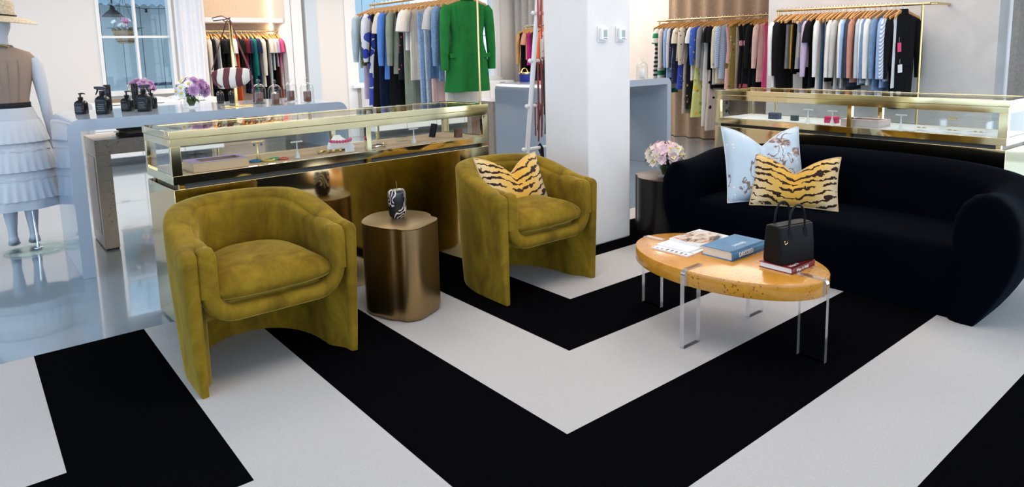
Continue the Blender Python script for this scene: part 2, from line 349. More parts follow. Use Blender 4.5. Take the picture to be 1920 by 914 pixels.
# ---------------------------------------------------------------- curtains
def curtain(name, P0, P1, z0, z1, mat, amp, waves, label, seed=0):
    R = random.Random(seed); P0 = Vector(P0); P1 = Vector(P1); d = (P1 - P0); nrm = Vector((-d.y, d.x)).normalized(); n = waves * 10; ph = [R.uniform(-.6, .6) for _ in range(waves + 2)]
    def row(z, k, off):
        out = []
        for i in range(n + 1):
            t = i / n; a = amp * math.sin(2 * PI * t * waves + ph[int(t * waves)] * 0 + .8 * math.sin(5 * t + k)) * (1 - .15 * k)
            p = P0 + d * t + nrm * (a + off); out.append((p.x, p.y, z))
        return out
    rings = []
    for k, z in enumerate((z0, z0 + .9, z0 + 2, z1)): rings.append(row(z, k * .35, 0) + row(z, k * .35, .012)[::-1])
    o = MB().loft(rings).build(name, mat); tag(o, label, 'curtain'); return o
curtain('curtain', (8.5, 6.58), (8.5, 4.19), .01, 3.18, taupe_m, .05, 9, 'taupe floor length curtain behind the rack of printed dresses', 1)
curtain('curtain', (8.48, 10.25), (8.48, 9.55), .01, 3.18, grey_cur, .05, 4, 'grey velvet curtain in the far corner behind the tan garment', 2)
curtain('curtain', (7.45, 1.93), (7.65, .75), .01, 3.18, grey_cur, .06, 5, 'grey velvet curtain beside the plaster partition at the right edge', 3)
curtain('curtain', (2.46, 10.33), (2.80, 10.33), .01, 3.1, sheer_m, .03, 3, 'white curtain beside the window with the flower basket', 4)
led = MB().box(AL[1] - .03, 10.93, .3, AL[1] - .003, 10.96, 3.1).build('led_strip', M('led_warm_white', (1, .9, .75), .5, emit=((1, .82, .58), 6)), None, False); tag(led, 'glowing vertical light strip in the right inner corner of the alcove', 'light strip')

# ================================================================ upholstered furniture
def u_path(W, D, y1, n, ex=2.5):
    """plan of a tub: front-left, round the back, to front-right; local front is -y (y=0)"""
    pts = [(-W, y1 * i / 5) for i in range(5)]
    for i in range(n + 1):
        a = PI - PI * i / n; c, s = math.cos(a), math.sin(a)
        pts.append((math.copysign(abs(c) ** (2 / ex), c) * W, y1 + (D - y1) * abs(s) ** (2 / ex)))
    pts += [(W, y1 * i / 5) for i in range(4, -1, -1)]
    return [Vector((x, y)) for x, y in pts]
def shell(path, top, section, cap=.02):
    """sweep section(h, y) -> [(outward offset, z)] along the path; the two front ends are rounded over"""
    n = len(path); nor = []
    for i in range(n):
        d = path[min(i + 1, n - 1)] - path[max(i - 1, 0)]; nor.append(Vector((-d.y, d.x)).normalized())
    rings = []
    def ring(i, dy, sh):
        p = path[i]; h = top(p); sec = section(h, p); cx = sum(a for a, _ in sec) / len(sec); cz = sum(b for _, b in sec) / len(sec)
        out = []
        for a, b in sec:
            aa = cx + (a - cx) * (1 - sh * .9); bb = b if b < .05 else b - sh * .03 * max(0, (b - cz) / max(1e-6, h - cz)) * 1.0
            q = p + nor[i] * aa; out.append((q.x, q.y + dy, bb))
        return out
    for dy, sh in ((-cap, .55), (-cap * .75, .22), (-cap * .3, .05)): rings.append(ring(0, dy, sh))
    rings += [ring(i, 0, 0) for i in range(n)]
    for dy, sh in ((-cap * .3, .05), (-cap * .75, .22), (-cap, .55)): rings.append(ring(n - 1, dy, sh))
    return rings
def round_sec(t_out, t_in, z0, h, r, bulge=None, nz=6):
    """closed section: outer side up, round top, inner side down"""
    sec = []
    for i in range(nz + 1):
        z = z0 + (h - r - z0) * i / nz; sec.append((t_out + (bulge(z / h) if bulge else 0), z))
    cx = (t_out + (bulge((h - r) / h) if bulge else 0) + t_in) / 2; hw = (t_out + (bulge((h - r) / h) if bulge else 0) - t_in) / 2
    for i in range(1, 8): a = PI * i / 8; sec.append((cx + hw * math.cos(a), h - r + r * math.sin(a)))
    for i in range(nz, -1, -1): sec.append((t_in, z0 + (h - r - z0) * i / nz))
    return sec
def cushion(outline, zc, ht, hb, parent, mat, name, cx, cy, bulge_top=0.):
    rs = [0, .25, .5, .7, .84, .93, .98, 1.0]; rings = []
    top = [[(cx + (x - cx) * r, cy + (y - cy) * r, zc + ht * (1 - r ** 3.2) ** .62) for x, y in outline] for r in rs[1:]]
    bot = [[(cx + (x - cx) * r, cy + (y - cy) * r, zc - hb * (1 - r ** 5) ** .6) for x, y in outline] for r in rs[1:-1]]
    return MB().loft(bot + top[::-1]).build(name, mat, parent, angle=70)
def make_armchair():
    root = empty('armchair'); W, D, y1 = .368, .650, .16
    path = u_path(W, D, y1, 30, 2.2)
    top = lambda p: .600 + .105 * smooth01(.03, .52, p.y) - .006 * (1 - smooth01(0, .05, p.y))
    ob = lambda f: -.030 * (1 - f) ** 1.6
    def sec(h, p): return round_sec(0, -.062 - .046 * smooth01(.02, .13, p.y), .0, h, .03, ob)
    MB().loft(shell(path, top, sec)).build('outer_shell', olive_m, root, angle=75)
    path2 = u_path(W - .060, D - .062, y1, 30, 2.2)
    def sec2(h, p): return round_sec(0.004, -.072, .40, h - .004 - .03 * smooth01(.10, .26, p.y), .034)
    MB().loft(shell(path2, top, sec2, .024)).build('inner_shell', olive_m, root, angle=75)
    # front roll: down the arm, round the corner, along the seat rail and up again
    xi, r, zb = W - .098, .10, .312; pts = [(-xi - .006, .594), (-xi - .005, .586), (-xi - .003, .57), (-xi, .52)]
    for i in range(9): a = PI + PI / 2 * i / 8; pts.append((-xi + r + r * math.cos(a), zb + r + r * math.sin(a)))
    pts += [(-xi + r + (2 * xi - 2 * r) * k / 8, zb) for k in range(1, 8)]
    pts += [(-x, z) for x, z in pts[:13]][::-1]
    rings = []
    for i, (x, z) in enumerate(pts):
        a = Vector(pts[max(i - 1, 0)]); b = Vector(pts[min(i + 1, len(pts) - 1)]); d = (b - a).normalized(); nn = Vector((d.y, -d.x)); ring = []
        for k in range(12):
            t = 2 * PI * k / 12; ex = .72
            u = math.copysign(abs(math.cos(t)) ** ex, math.cos(t)) * .036; v = math.copysign(abs(math.sin(t)) ** ex, math.sin(t)) * .055
            ring.append((x + nn.x * u, .028 + v, z + nn.y * u))
        sc_ = .55 if i in (0, len(pts) - 1) else .88 if i in (1, len(pts) - 2) else 1
        cx_, cz_ = x, z; ring = [(cx_ + (a - cx_) * sc_, .028 + (b - .028) * sc_, cz_ + (c - cz_) * sc_) for a, b, c in ring]
        rings.append(ring)
    MB().loft(rings).build('front_roll', olive_m, root, angle=75)
    dp = [(p.x, p.y + .03) for p in u_path(W - .09, D - .11, y1, 22, 2.35)]
    MB().prism(dp, .285, .36, 0, .012).build('seat_base', olive_m, root)
    # loose cushion, knife edged, its front corners drawn to points
    xs_ = W - .128; out = []
    for i in range(13): t = -1 + 2 * i / 12; out.append((xs_ * t * 1.03, -.005 - .028 * (1 - abs(t) ** 3)))
    for p in u_path(xs_, D - .14, y1 + .02, 24, 2.5)[::-1][5:-5]: out.append((p.x, p.y))
    for i in range(len(out)): pass
    cu = cushion(out, .405, .098, .058, root, olive_m, 'seat_cushion', 0, .22)
    return root
ch = make_armchair()
CH = [((.965, 2.765), 0, 'olive velvet tub armchair in front at left with an empty seat'),
      ((2.475, 2.712), 0, 'olive velvet tub armchair with the tiger pillow on its seat')]
for i, ((x, y), rz, lab) in enumerate(CH):
    o = ch if i == 0 else copy_tree(ch); tag(o, lab, 'armchair', 'olive velvet armchairs', (x, y, .0125), rz)

def make_sofa():
    root = empty('sofa'); L = 2.0; W = L / 2; D = .80; y1 = .26
    path = u_path(W, D, y1, 44, 3.2)
    top = lambda p: .60 + .085 * smooth01(.12, .60, p.y) * (.45 + .55 * (1 - (abs(p.x) / W) ** 2.5)) + .035 * (1 - smooth01(0, .25, p.y)) * (1 if p.x > 0 else .0)
    def bl(f): return -.145 * (1 - min(1, f / .62)) ** 1.7
    def sec(h, p):
        k = smooth01(.10, .50, p.y); r = .20 - .11 * k; q = round_sec(0, -.27 + .05 * k, .0, h, r, bl, 9)
        # the inside of the back leans: thick at the seat, slim at the top
        return [(a - .13 * k * max(0, 1 - z / h) if a < -.2 else a, z) for a, z in q]
    MB().loft(shell(path, top, sec, .05)).build('body', navy_m, root, angle=80)
    prof = [(-.012, 0), (-.022, .05), (-.026, .18), (-.024, .29), (-.018, .325), (-.004, .352), (.03, .366), (.12, .373), (.35, .368), (D - .17, .362), (D - .17, 0)]
    xw = W - .235
    MB().loft([[(x, y, z) for y, z in prof] for x in [-xw + 2 * xw * i / 12 for i in range(13)]]).build('seat', navy_m, root, angle=60)
    return root
sofa = make_sofa(); tag(sofa, 'navy velvet curved sofa with rounded arms along the right of the rug', 'sofa', None, (3.635, 1.845, .0125), PI / 2 * -1)

# pillows: u right, v up, thickness along local -y (front)
def pillow(name, w, h, t, chop, mat, pipe=None, sag=.0, nu=36, nv=28):
    def P(u, v, s):
        pin = 1 - .055 * (1 - abs(v) ** 2) * 1; pv = 1 - .06 * (1 - u * u)
        x = w / 2 * u * pin; z = h / 2 * v * pv
        d = chop * h * math.exp(-(abs(u) / .46) ** 1.25) * smooth01(-.7, 1, v); z -= d
        x *= 1 - .10 * max(0, v) * (chop / .25) * 0
        th = t / 2 * max(0, (1 - abs(u) ** 3.0)) ** .55 * max(0, (1 - abs(v) ** 3.0)) ** .55
        th *= 1 - .55 * math.exp(-(abs(u) / .16) ** 2) * smooth01(-.9, .9, v) * (chop > 0)
        return (x, -s * th, z)
    fr = [[P(-1 + 2 * i / nu, -1 + 2 * j / nv, 1) for i in range(nu + 1)] for j in range(nv + 1)]
    bk = [[P(-1 + 2 * i / nu, -1 + 2 * j / nv, -1) for i in range(nu + 1)] for j in range(nv + 1)]
    m = MB(); m.loft(fr, False, False); bb = MB(); bb.loft([r[::-1] for r in bk], False, False); m.add(bb.v, bb.f)
    o = m.build(name, mat, angle=80)
    if pipe:
        ed = [fr[0][i] for i in range(nu + 1)] + [fr[j][nu] for j in range(1, nv + 1)] + [fr[nv][i] for i in range(nu - 1, -1, -1)] + [fr[j][0] for j in range(nv - 1, 0, -1)]
        MB().tube(ed, .0045, 6, True).build('piping', pipe, o)
    return o
def tiger_mat():
    m, t, b = nt('tiger_velvet'); tc = N(t, 'ShaderNodeTexCoord'); sp = N(t, 'ShaderNodeSeparateXYZ'); t.links.new(tc.outputs['Object'], sp.inputs[0])
    ax_ = math_(t, 'ABSOLUTE', sp.outputs[0]); co = objco(t)
    n1 = noise(t, objco(t, (1, 1, 1.6)), 9, 3, .6); n2 = noise(t, objco(t, (1, 1, 1)), 42, 2)
    ph = math_(t, 'ADD', math_(t, 'MULTIPLY', sp.outputs[2], 150), math_(t, 'MULTIPLY', ax_, -52))
    ph = math_(t, 'ADD', ph, math_(t, 'ADD', math_(t, 'MULTIPLY', n1, 13), math_(t, 'MULTIPLY', n2, 3.6)))
    s = math_(t, 'SINE', ph); brk = noise(t, objco(t, (1, 1, 2.6)), 13, 2)
    msk = math_(t, 'GREATER_THAN', math_(t, 'ADD', s, math_(t, 'MULTIPLY', math_(t, 'SUBTRACT', brk, .5), 3.0)), .52)
    base = ramp(t, math_(t, 'ADD', ax_, math_(t, 'MULTIPLY', sp.outputs[2], -.25)), [(.02, (.68, .36, .045)), (.13, (.66, .40, .10)), (.24, (.74, .58, .36))])
    t.links.new(mix(t, msk, base, (.030, .012, .010)), b.inputs['Base Color']); b.inputs['Roughness'].default_value = .85; b.inputs['Sheen Weight'].default_value = .15; b.inputs['Specular IOR Level'].default_value = .15
    return m
def bird_mat():
    m, t, b = nt('sky_blue_branch_print'); co = objco(t)
    base = mix(t, ramp(t, noise(t, co, 9, 3), [(.4, (0, 0, 0)), (.7, (1, 1, 1))]), (.47, .57, .66), (.53, .62, .69))
    fl = math_(t, 'MULTIPLY', ramp(t, voro(t, co, 42), [(.22, (1, 1, 1)), (.34, (0, 0, 0))]), ramp(t, noise(t, co, 8, 2), [(.56, (0, 0, 0)), (.60, (1, 1, 1))]))
    base = mix(t, fl, base, (.80, .74, .74))
    wv = math_(t, 'ABSOLUTE', math_(t, 'SUBTRACT', noise(t, objco(t, (1.3, 1, .8)), 5.5, 4, .55, .8), .5)); br = math_(t, 'MULTIPLY', math_(t, 'LESS_THAN', wv, .012), math_(t, 'GREATER_THAN', noise(t, co, 4, 1), .52))
    base = mix(t, br, base, (.20, .13, .12))
    bird = ramp(t, math_(t, 'ADD', voro(t, objco(t, (1, .2, 1.35)), 5.2), math_(t, 'MULTIPLY', noise(t, co, 30, 2), .22)), [(.35, (1, 1, 1)), (.39, (0, 0, 0))])
    feather = mix(t, ramp(t, noise(t, objco(t, (4, 1, 14)), 9, 3, .6, 1.5), [(.46, (0, 0, 0)), (.54, (1, 1, 1))]), (.60, .40, .32), (.07, .055, .075))
    t.links.new(mix(t, bird, base, feather), b.inputs['Base Color']); b.inputs['Roughness'].default_value = .6; return m
tig = tiger_mat(); brd = bird_mat(); pip = M('pale_piping', (.62, .66, .70), .6); pip2 = M('sand_piping', (.60, .42, .2), .7)
def rotp(rz, tilt, roll=0): return (Matrix.Rotation(rz, 3, 'Z') @ Matrix.Rotation(tilt, 3, 'X') @ Matrix.Rotation(roll, 3, 'Y')).to_euler()
# (front of a pillow is local -y)
o = pillow('throw_pillow',   .50, .50, .17, .25, brd, pip); tag(o, 'square pale blue pillow printed with birds and branches on the navy sofa', 'pillow', None, (3.90, 2.265, .610), rot=rotp(-.645, -.38, .03))
o = pillow('throw_pillow',   .49, .335, .13, .36, tig, pip2); tag(o, 'tiger striped lumbar pillow leaning on the blue pillow on the sofa', 'pillow', 'tiger striped pillows', (3.85, 2.03, .538), rot=rotp(-1.162, -.42, .0))
o = pillow('throw_pillow',   .50, .33, .12, .34, tig, pip2); tag(o, 'tiger striped lumbar pillow on the seat of the olive armchair', 'pillow', 'tiger striped pillows', (2.475, 3.03, .600), rot=rotp(.10, -.42, .05))
# ================================================================ coffee table
acr_face = thin_glass('acrylic_face', (.985, .99, 1), .03)
def edge_mat():
    m = bpy.data.materials.new('acrylic_polished_edge'); m.use_nodes = True; t = m.node_tree; t.nodes.clear(); o = N(t, 'ShaderNodeOutputMaterial')
    a = N(t, 'ShaderNodeBsdfTransparent'); g = N(t, 'ShaderNodeBsdfGlossy', Roughness=.12); d = N(t, 'ShaderNodeBsdfTranslucent'); g.inputs[0].default_value = (.95, .97, 1, 1); d.inputs[0].default_value = (.9, .94, 1, 1)
    x = N(t, 'ShaderNodeMixShader'); x.inputs[0].default_value = .45; y = N(t, 'ShaderNodeMixShader'); y.inputs[0].default_value = .72
    t.links.new(g.outputs[0], x.inputs[1]); t.links.new(d.outputs[0], x.inputs[2]); t.links.new(a.outputs[0], y.inputs[1]); t.links.new(x.outputs[0], y.inputs[2]); t.links.new(y.outputs[0], o.inputs[0]); return m
acr_edge = edge_mat()
def make_coffee():
    root = empty('coffee_table', (2.722, 1.763, .012)); a, b = .475, .312; n = 96; T0, T1 = .290, .360
    ol = [(b * math.cos(2 * PI * k / n), a * math.sin(2 * PI * k / n)) for k in range(n)]
    MB().prism(ol, T0, T1, 0, .003).build('table_top', burl_m, root, angle=50)
    for k, (ux, uy, ext) in enumerate(((1, 0, b), (-1, 0, b), (0, 1, a), (0, -1, a))):
        # slab standing radially: inner and outer edges, the top arm laid over the rim with a rounded shoulder
        t = .011; r = .026; xo = ext + .016; xi2 = ext - .105; ztop = T1 + .006
        prof = [(xi2, 0), (xo, 0), (xo, ztop - r)]
        for i in range(1, 7): an = PI / 2 * i / 6; prof.append((xo - r + r * math.cos(an), ztop - r + r * math.sin(an)))
        prof += [(xi2 - .01, ztop), (xi2 - .01, T1 + .0005), (ext + .001, T1 + .0005), (ext + .001, T0 - .0005), (xi2, T0 - .0005)]
        m = MB(); px_, py_ = -uy, ux
        A = [(ux * s + px_ * t, uy * s + py_ * t, z) for s, z in prof]; B = [(ux * s - px_ * t, uy * s - py_ * t, z) for s, z in prof]
        nn = len(prof); m.add(A + B, [tuple(range(nn)), tuple(range(nn, 2 * nn))[::-1]] + [(i, nn + i, nn + (i + 1) % nn, (i + 1) % nn) for i in range(nn)])
        m.m = [0, 0] + [1] * nn; lg = m.build('leg', [acr_face, acr_edge], root, smooth=False); lg['label'] = 'clear acrylic slab leg'
    return root
ct = make_coffee(); tag(ct, 'oval honey burl wood coffee table on clear acrylic slab legs', 'coffee table')
TZ = .012 + .360 + .0005

# books, magazines, handbag
def book(name, x0, y0, x1, y1, h, cover, z, round_spine=True):
    """spine runs along x on the -y side"""
    root = empty(name, ((x0 + x1) / 2, (y0 + y1) / 2, z)); hx, hy = (x1 - x0) / 2, (y1 - y0) / 2; c = .0025
    MB().box(-hx + .006, -hy + .006, c, hx - .006, hy - .004, h - c).build('page_block', page_m if round_spine else paper_m, root, smooth=False)
    m = MB(); m.box(-hx, -hy, 0, hx, hy, c).box(-hx, -hy, h - c, hx, hy, h)
    pr = [(-hy + .004 - (.010 if round_spine else .003) * math.sin(PI * i / 8), h * i / 8) for i in range(9)]
    sp = [[(x, y, z_) for y, z_ in pr] + [(x, y + .004, z_) for y, z_ in pr[::-1]] for x in (-hx, hx)]; m.loft(sp)
    m.build('cover', cover, root, angle=30); return root
blue_c = M('blue_book_cloth', (.035, .145, .30), .45, var=((.06, .22, .40), 6, .35, .65)); red_c = M('dark_red_cover', (.20, .012, .014), .35); ltr = M('white_lettering', (.85, .85, .84), .6)
bk = book('book', 2.665, 1.69, 2.945, 1.855, .044, blue_c, TZ); tag(bk, 'thick blue hardback lettered DRESSED on the coffee table', 'book')
text('spine_title', 'DRESSED', .030, ltr, bk, (-.035, -.0895, .022), (PI / 2, 0, 0), .0012); text('cover_title', 'DRESSED', .026, ltr, bk, (.0, -.03, .0445), (0, 0, 0), .0003)
rb = book('book', 2.69, 1.412, 2.885, 1.570, .026, red_c, TZ, False); tag(rb, 'dark red paperback lying under the black handbag', 'book')
text('spine_title', 'Wear It Well', .019, ltr, rb, (-.02, -.0822, .013), (PI / 2, 0, 0), .0006); text('cover_title', 'Wear It', .022, ltr, rb, (-.045, -.055, .0264), (0, 0, 0), .0003)
def cover_photo():
    m, t, b = nt('magazine_cover_print'); co = objco(t); c = ramp(t, noise(t, objco(t, (5, 9, 1)), 1.3, 4, .6, 1.2), [(.36, (.74, .72, .70)), (.47, (.66, .55, .47)), (.55, (.30, .16, .10)), (.60, (.05, .10, .12)), (.68, (.03, .03, .035))])
    g = N(t, 'ShaderNodeTexGradient', gradient_type='SPHERICAL'); t.links.new(objco(t, (7.5, 9, 1)), g.inputs[0])
    t.links.new(mix(t, ramp(t, g.outputs[1], [(.05, (0, 0, 0)), (.2, (1, 1, 1))]), (.74, .735, .73), c), b.inputs['Base Color']); b.inputs['Roughness'].default_value = .25; return m
mag_c = cover_photo(); ink = M('dark_ink', (.10, .09, .10), .6); inko = M('orange_ink', (.55, .20, .06), .6)
def magazine(cx, cy, z, rz, wx, wy, h, mat, label):
    root = empty('magazine', (cx, cy, z), rz); MB().box(-wx / 2, -wy / 2, 0, wx / 2, wy / 2, h - .0006).build('pages', paper_m, root, smooth=False)
    MB().box(-wx / 2 - .0005, -wy / 2 - .0005, h - .0006, wx / 2, wy / 2, h).build('cover', mat, root, smooth=False); tag(root, label, 'magazine', 'magazines on the coffee table'); return root
m1 = magazine(2.705, 1.975, TZ, .03, .27, .205, .007, paper_m, 'white magazine at the bottom of the stack on the coffee table')
l = MB(); R = random.Random(3)
for i in range(7): l.box(-.128, -.09 + i * .027, .0071, -.128 + R.uniform(.01, .035), -.09 + i * .027 + .012, .0073)
l.box(-.085, -.1, .0071, -.08, .1, .0073); l.build('cover_lettering', ink, m1, smooth=False)['kind'] = 'stuff'
m2 = magazine(2.745, 1.985, TZ + .0075, -.02, .26, .19, .006, paper_m, 'white magazine in the middle of the stack on the coffee table')
m3 = magazine(2.838, 1.988, TZ + .014, -.01, .25, .185, .009, mag_c, 'magazine with a portrait cover on top of the stack')
l = MB()
for (x, y, a, b2) in ((-.11, .05, .02, .03), (-.11, .0, .012, .04), (-.085, -.07, .05, .010), (-.06, -.085, .06, .008)): MB().box(x, y, .0091, x + a, y + b2, .0093).build('cover_line', inko, m3, smooth=False)
def handbag():
    root = empty('handbag', (2.800, 1.492, TZ + .027), -.22); hw, hd, h = .105, .052, .165
    m = MB(); m.loft([rbox_ring(hw * s, hd * d, .012, z) for s, d, z in ((.985, 1.0, 0), (1.0, 1.03, .01), (1.0, .98, .08), (1.0, .82, h - .012), (.995, .78, h))]); m.build('bag_body', leather, root, bevel=.002)
    MB().box(-hw * .98, -hd * .5, h - .004, hw * .98, hd * .5, h + .004).build('top_flap', leather, root, bevel=.002)
    for s in (-1, 1):
        hp = [(-.048 + 0, s * .044, h - .055)] + [(-.048 * math.cos(PI * i / 14) , s * .040, h + .004 + .088 * math.sin(PI * i / 14) ** .8) for i in range(15)] + [(.048, s * .044, h - .055)]
        hn = MB().tube(hp, .0048, 8).build('handle', leather, root)
        for q in (-.048, .048): MB().box(q - .012, s * .0435 - .004, h - .062, q + .012, s * .0435 + .004, h - .012).build('handle_tab', leather, hn, bevel=.003)
    pts = [(-.078 + .009 * math.cos(a), -.051, .102 + .009 * math.sin(a)) for a in [PI * .75 + 1.5 * PI * i / 10 for i in range(11)]]
    MB().tube(pts, .0022, 6).build('ring_charm', gold_m, root)
    em = MB().box(-.014, -.0505, .085, .014, -.0495, .0865).box(-.010, -.0505, .081, .010, -.0495, .083).box(-.004, -.0505, .0875, .004, -.0495, .091).build('emblem', gold_m, root)
    return root
hb = handbag(); tag(hb, 'small structured black leather handbag standing on the red book', 'handbag')

# ================================================================ drum side tables
def closed_curve(P, n=8):
    out = []; k = len(P)
    for i in range(k):
        p0, p1, p2, p3 = [Vector(P[(i + j - 1) % k]) for j in range(4)]
        for s in range(n):
            t = s / n; q = .5 * ((2 * p1) + (p2 - p0) * t + (2 * p0 - 5 * p1 + 4 * p2 - p3) * t * t + (3 * p1 - p0 - 3 * p2 + p3) * t ** 3); out.append((q.x, q.y))
    return out
TOPPX = [(45, 345), (66, 322), (110, 303), (175, 293), (240, 289), (310, 293), (350, 299), (372, 309), (378, 318), (404, 326), (402, 338), (370, 354), (320, 374), (270, 382), (235, 384), (205, 380), (165, 379), (110, 370), (62, 360)]
tp = [at_z(660 + x / 2.54, 280 + y / 2.54, .495) for x, y in TOPPX]; ctr = sum(tp, Vector()) / len(tp)
OUTL = closed_curve([((p.x - ctr.x), (p.y - ctr.y)) for p in tp], 5)
if sum(OUTL[i][0] * OUTL[(i + 1) % len(OUTL)][1] - OUTL[(i + 1) % len(OUTL)][0] * OUTL[i][1] for i in range(len(OUTL))) < 0: OUTL = OUTL[::-1]
def drum(loc, rz, h, s, side, top, label):
    root = empty('side_table', loc, rz); pts = [(x * s, y * s) for x, y in OUTL]
    MB().loft([inset(pts, .012, 0), inset(pts, .004, .012), [(x, y, .03) for x, y in pts], [(x, y, h - .008) for x, y in pts]]).build('body', side, root, angle=50)
    MB().prism(pts, h - .0075, h, 0, .002).build('top', top, root, angle=40); tag(root, label, 'side table'); return root
st1 = drum((ctr.x, ctr.y, .0125), 0, .483, 1, bronze_side, bronze_top, 'bronze tree trunk shaped side table between the two olive armchairs')
st3 = drum((3.885, 3.075, .0125), 2.62, .425, .98, dark_side, dark_top, 'black fluted side table beside the sofa holding the pink flowers')
# patterned pillar candles
def grass_mat():
    m, t, b = nt('black_grass_print'); w_ = voro(t, objco(t, (1, 1, .35)), 26, feature='DISTANCE_TO_EDGE'); n1 = noise(t, objco(t), 7, 2)
    s = math_(t, 'SINE', math_(t, 'ADD', math_(t, 'MULTIPLY', noise(t, objco(t, (1, 1, .55)), 11, 1, .4, .3), 120), 0))
    k = math_(t, 'MULTIPLY', math_(t, 'GREATER_THAN', s, .42), math_(t, 'GREATER_THAN', n1, .46))
    t.links.new(mix(t, k, (.010, .010, .014), (.74, .62, .54)), b.inputs['Base Color']); b.inputs['Roughness'].default_value = .25; return m
grass = grass_mat()
def candle(loc, r, h, label, sparse):
    root = empty('pillar_candle', loc); prof = [(r * .62, 0), (r * .9, .012), (r, .03), (r, h - .02), (r * .93, h - .006), (r * .8, h)]
    MB().lathe(prof, 28, sx=1.12, sy=.85).build('wax_body', grass if not sparse else black_gloss, root); MB().tube([(0, 0, h), (.002, 0, h + .02), (.0, .002, h + .045)], .0016, 6).build('wick', M('wick_string', (.2, .13, .06), .9), root)
    if sparse:
        R = random.Random(5); m = MB()
        for k in range(9):
            a0 = R.uniform(-2.0, -.6); z0 = R.choice([.012, .02, .03, .07]); a1 = a0 - R.uniform(.5, 1.1) * R.choice([-1, 1]); pts = []
            for i in range(9):
                t = i / 8; a = a0 + (a1 - a0) * t; z = z0 + .05 * t * (1.6 - t) + (.03 if k > 5 else 0); pts.append((1.12 * r * 1.008 * math.cos(a), .85 * r * 1.008 * math.sin(a), min(z, h - .02)))
            m.tube(pts, .0013, 5)
        m.build('grass_pattern', M('pale_grass_ink', (.62, .48, .32), .6), root)
    tag(root, label, 'candle', None); return root
candle((at_z(746, 408, .496).x, at_z(746, 408, .496).y, .496), .044, .150, 'black pillar candle covered with pale grass strokes on the bronze side table', False)
# ================================================================ brass display cases
def make_case(L, D):
    root = empty('display_case'); Z = 1.0; b = .058; zl = Z - .038; zr = zl - .036; zb = .742; zg = .718
    m = MB(); m.box(0, 0, zl + .002, L, b, Z).box(0, D - b, zl + .002, L, D, Z).box(0, b, zl + .002, b, D - b, Z).box(L - b, b, zl + .002, L, D - b, Z); m.build('lid_frame', brass_m, root, bevel=.0015)
    MB().box(b, b, Z - .008, L - b, D - b, Z - .003).build('lid_glass', vit_glass, root, smooth=False)
    def ring(z0, z1, name, e=.004, w=.03):
        MB().box(e, e, z0, L - e, w, z1).box(e, D - w, z0, L - e, D - e, z1).box(e, w, z0, w, D - w, z1).box(L - w, w, z0, L - e, D - w, z1).build(name, brass_m, root, bevel=.001)
    ring(zr, zl, 'top_rail'); ring(zb, zb + .042, 'bottom_rail'); pw = .045
    for x in (.004, L - pw - .004):
        for y in (.004, D - .034): MB().box(x, y, zb + .042, x + pw, y + .03, zr).build('corner_post', brass_m, root, bevel=.001)
    for y in (.004, D - .034): MB().box(L * .535, y, zb + .042, L * .535 + .03, y + .03, zr).build('middle_post', brass_m, root, bevel=.001)
    for n, (x0, y0, x1, y1) in (('front_glass', (.05, .014, L - .05, .018)), ('back_glass', (.05, D - .018, L - .05, D - .014)), ('side_glass', (.014, .034, .018, D - .034)), ('side_glass', (L - .018, .034, L - .014, D - .034))):
        MB().box(x0, y0, zb + .042, x1, y1, zr).build(n, vit_glass, root, smooth=False)
    MB().box(.03, .03, zb + .004, L - .03, D - .03, zb + .040).build('display_deck', felt_m, root, smooth=False)
    MB().box(.04, .04, zg, L - .04, D - .04, zb + .003).build('shadow_gap', dark_gap, root, smooth=False)
    for x in (.03, L * .535, L - .055):
        for y in (.008, D - .03): MB().box(x, y, zg, x + .025, y + .022, zb).build('spacer', brass_m, root)
    MB().box(.004, .004, .0, L - .004, D - .004, zg).build('plinth', brass_m, root, bevel=.0015)
    return root
c1 = make_case(1.965, .47); LC = tag(c1, 'long polished brass and glass display case behind the olive armchairs', 'display case', 'brass display cases', (.752, 3.475, .013), math.radians(2.6))
c2 = copy_tree(c1); tag(c2, 'long polished brass and glass display case behind the navy sofa', 'display case', 'brass display cases', (4.625, 3.117, .013), -PI / 2 - math.radians(2.6))
for c in c2.children:
    if c.name.startswith('display_deck'): c.data = c.data.copy(); c.data.materials[0] = white_felt
DZ = .013 + .742 + .0405
bpy.context.view_layer.update()
def in_case(c, x, y, z=DZ - .013): return c.matrix_world @ Vector((x, y, z))
R1 = math.radians(2.6); R2 = -PI / 2 - R1
ear_m = M('earring_teal', (.03, .14, .17), .3); pink_m = M('pink_beads', (.65, .03, .16), .35); lilac = M('lilac_velvet', (.40, .30, .50), .8); trayw = M('pale_wood', (.66, .44, .26), .5); blush = M('blush_velvet', (.62, .47, .45), .8)
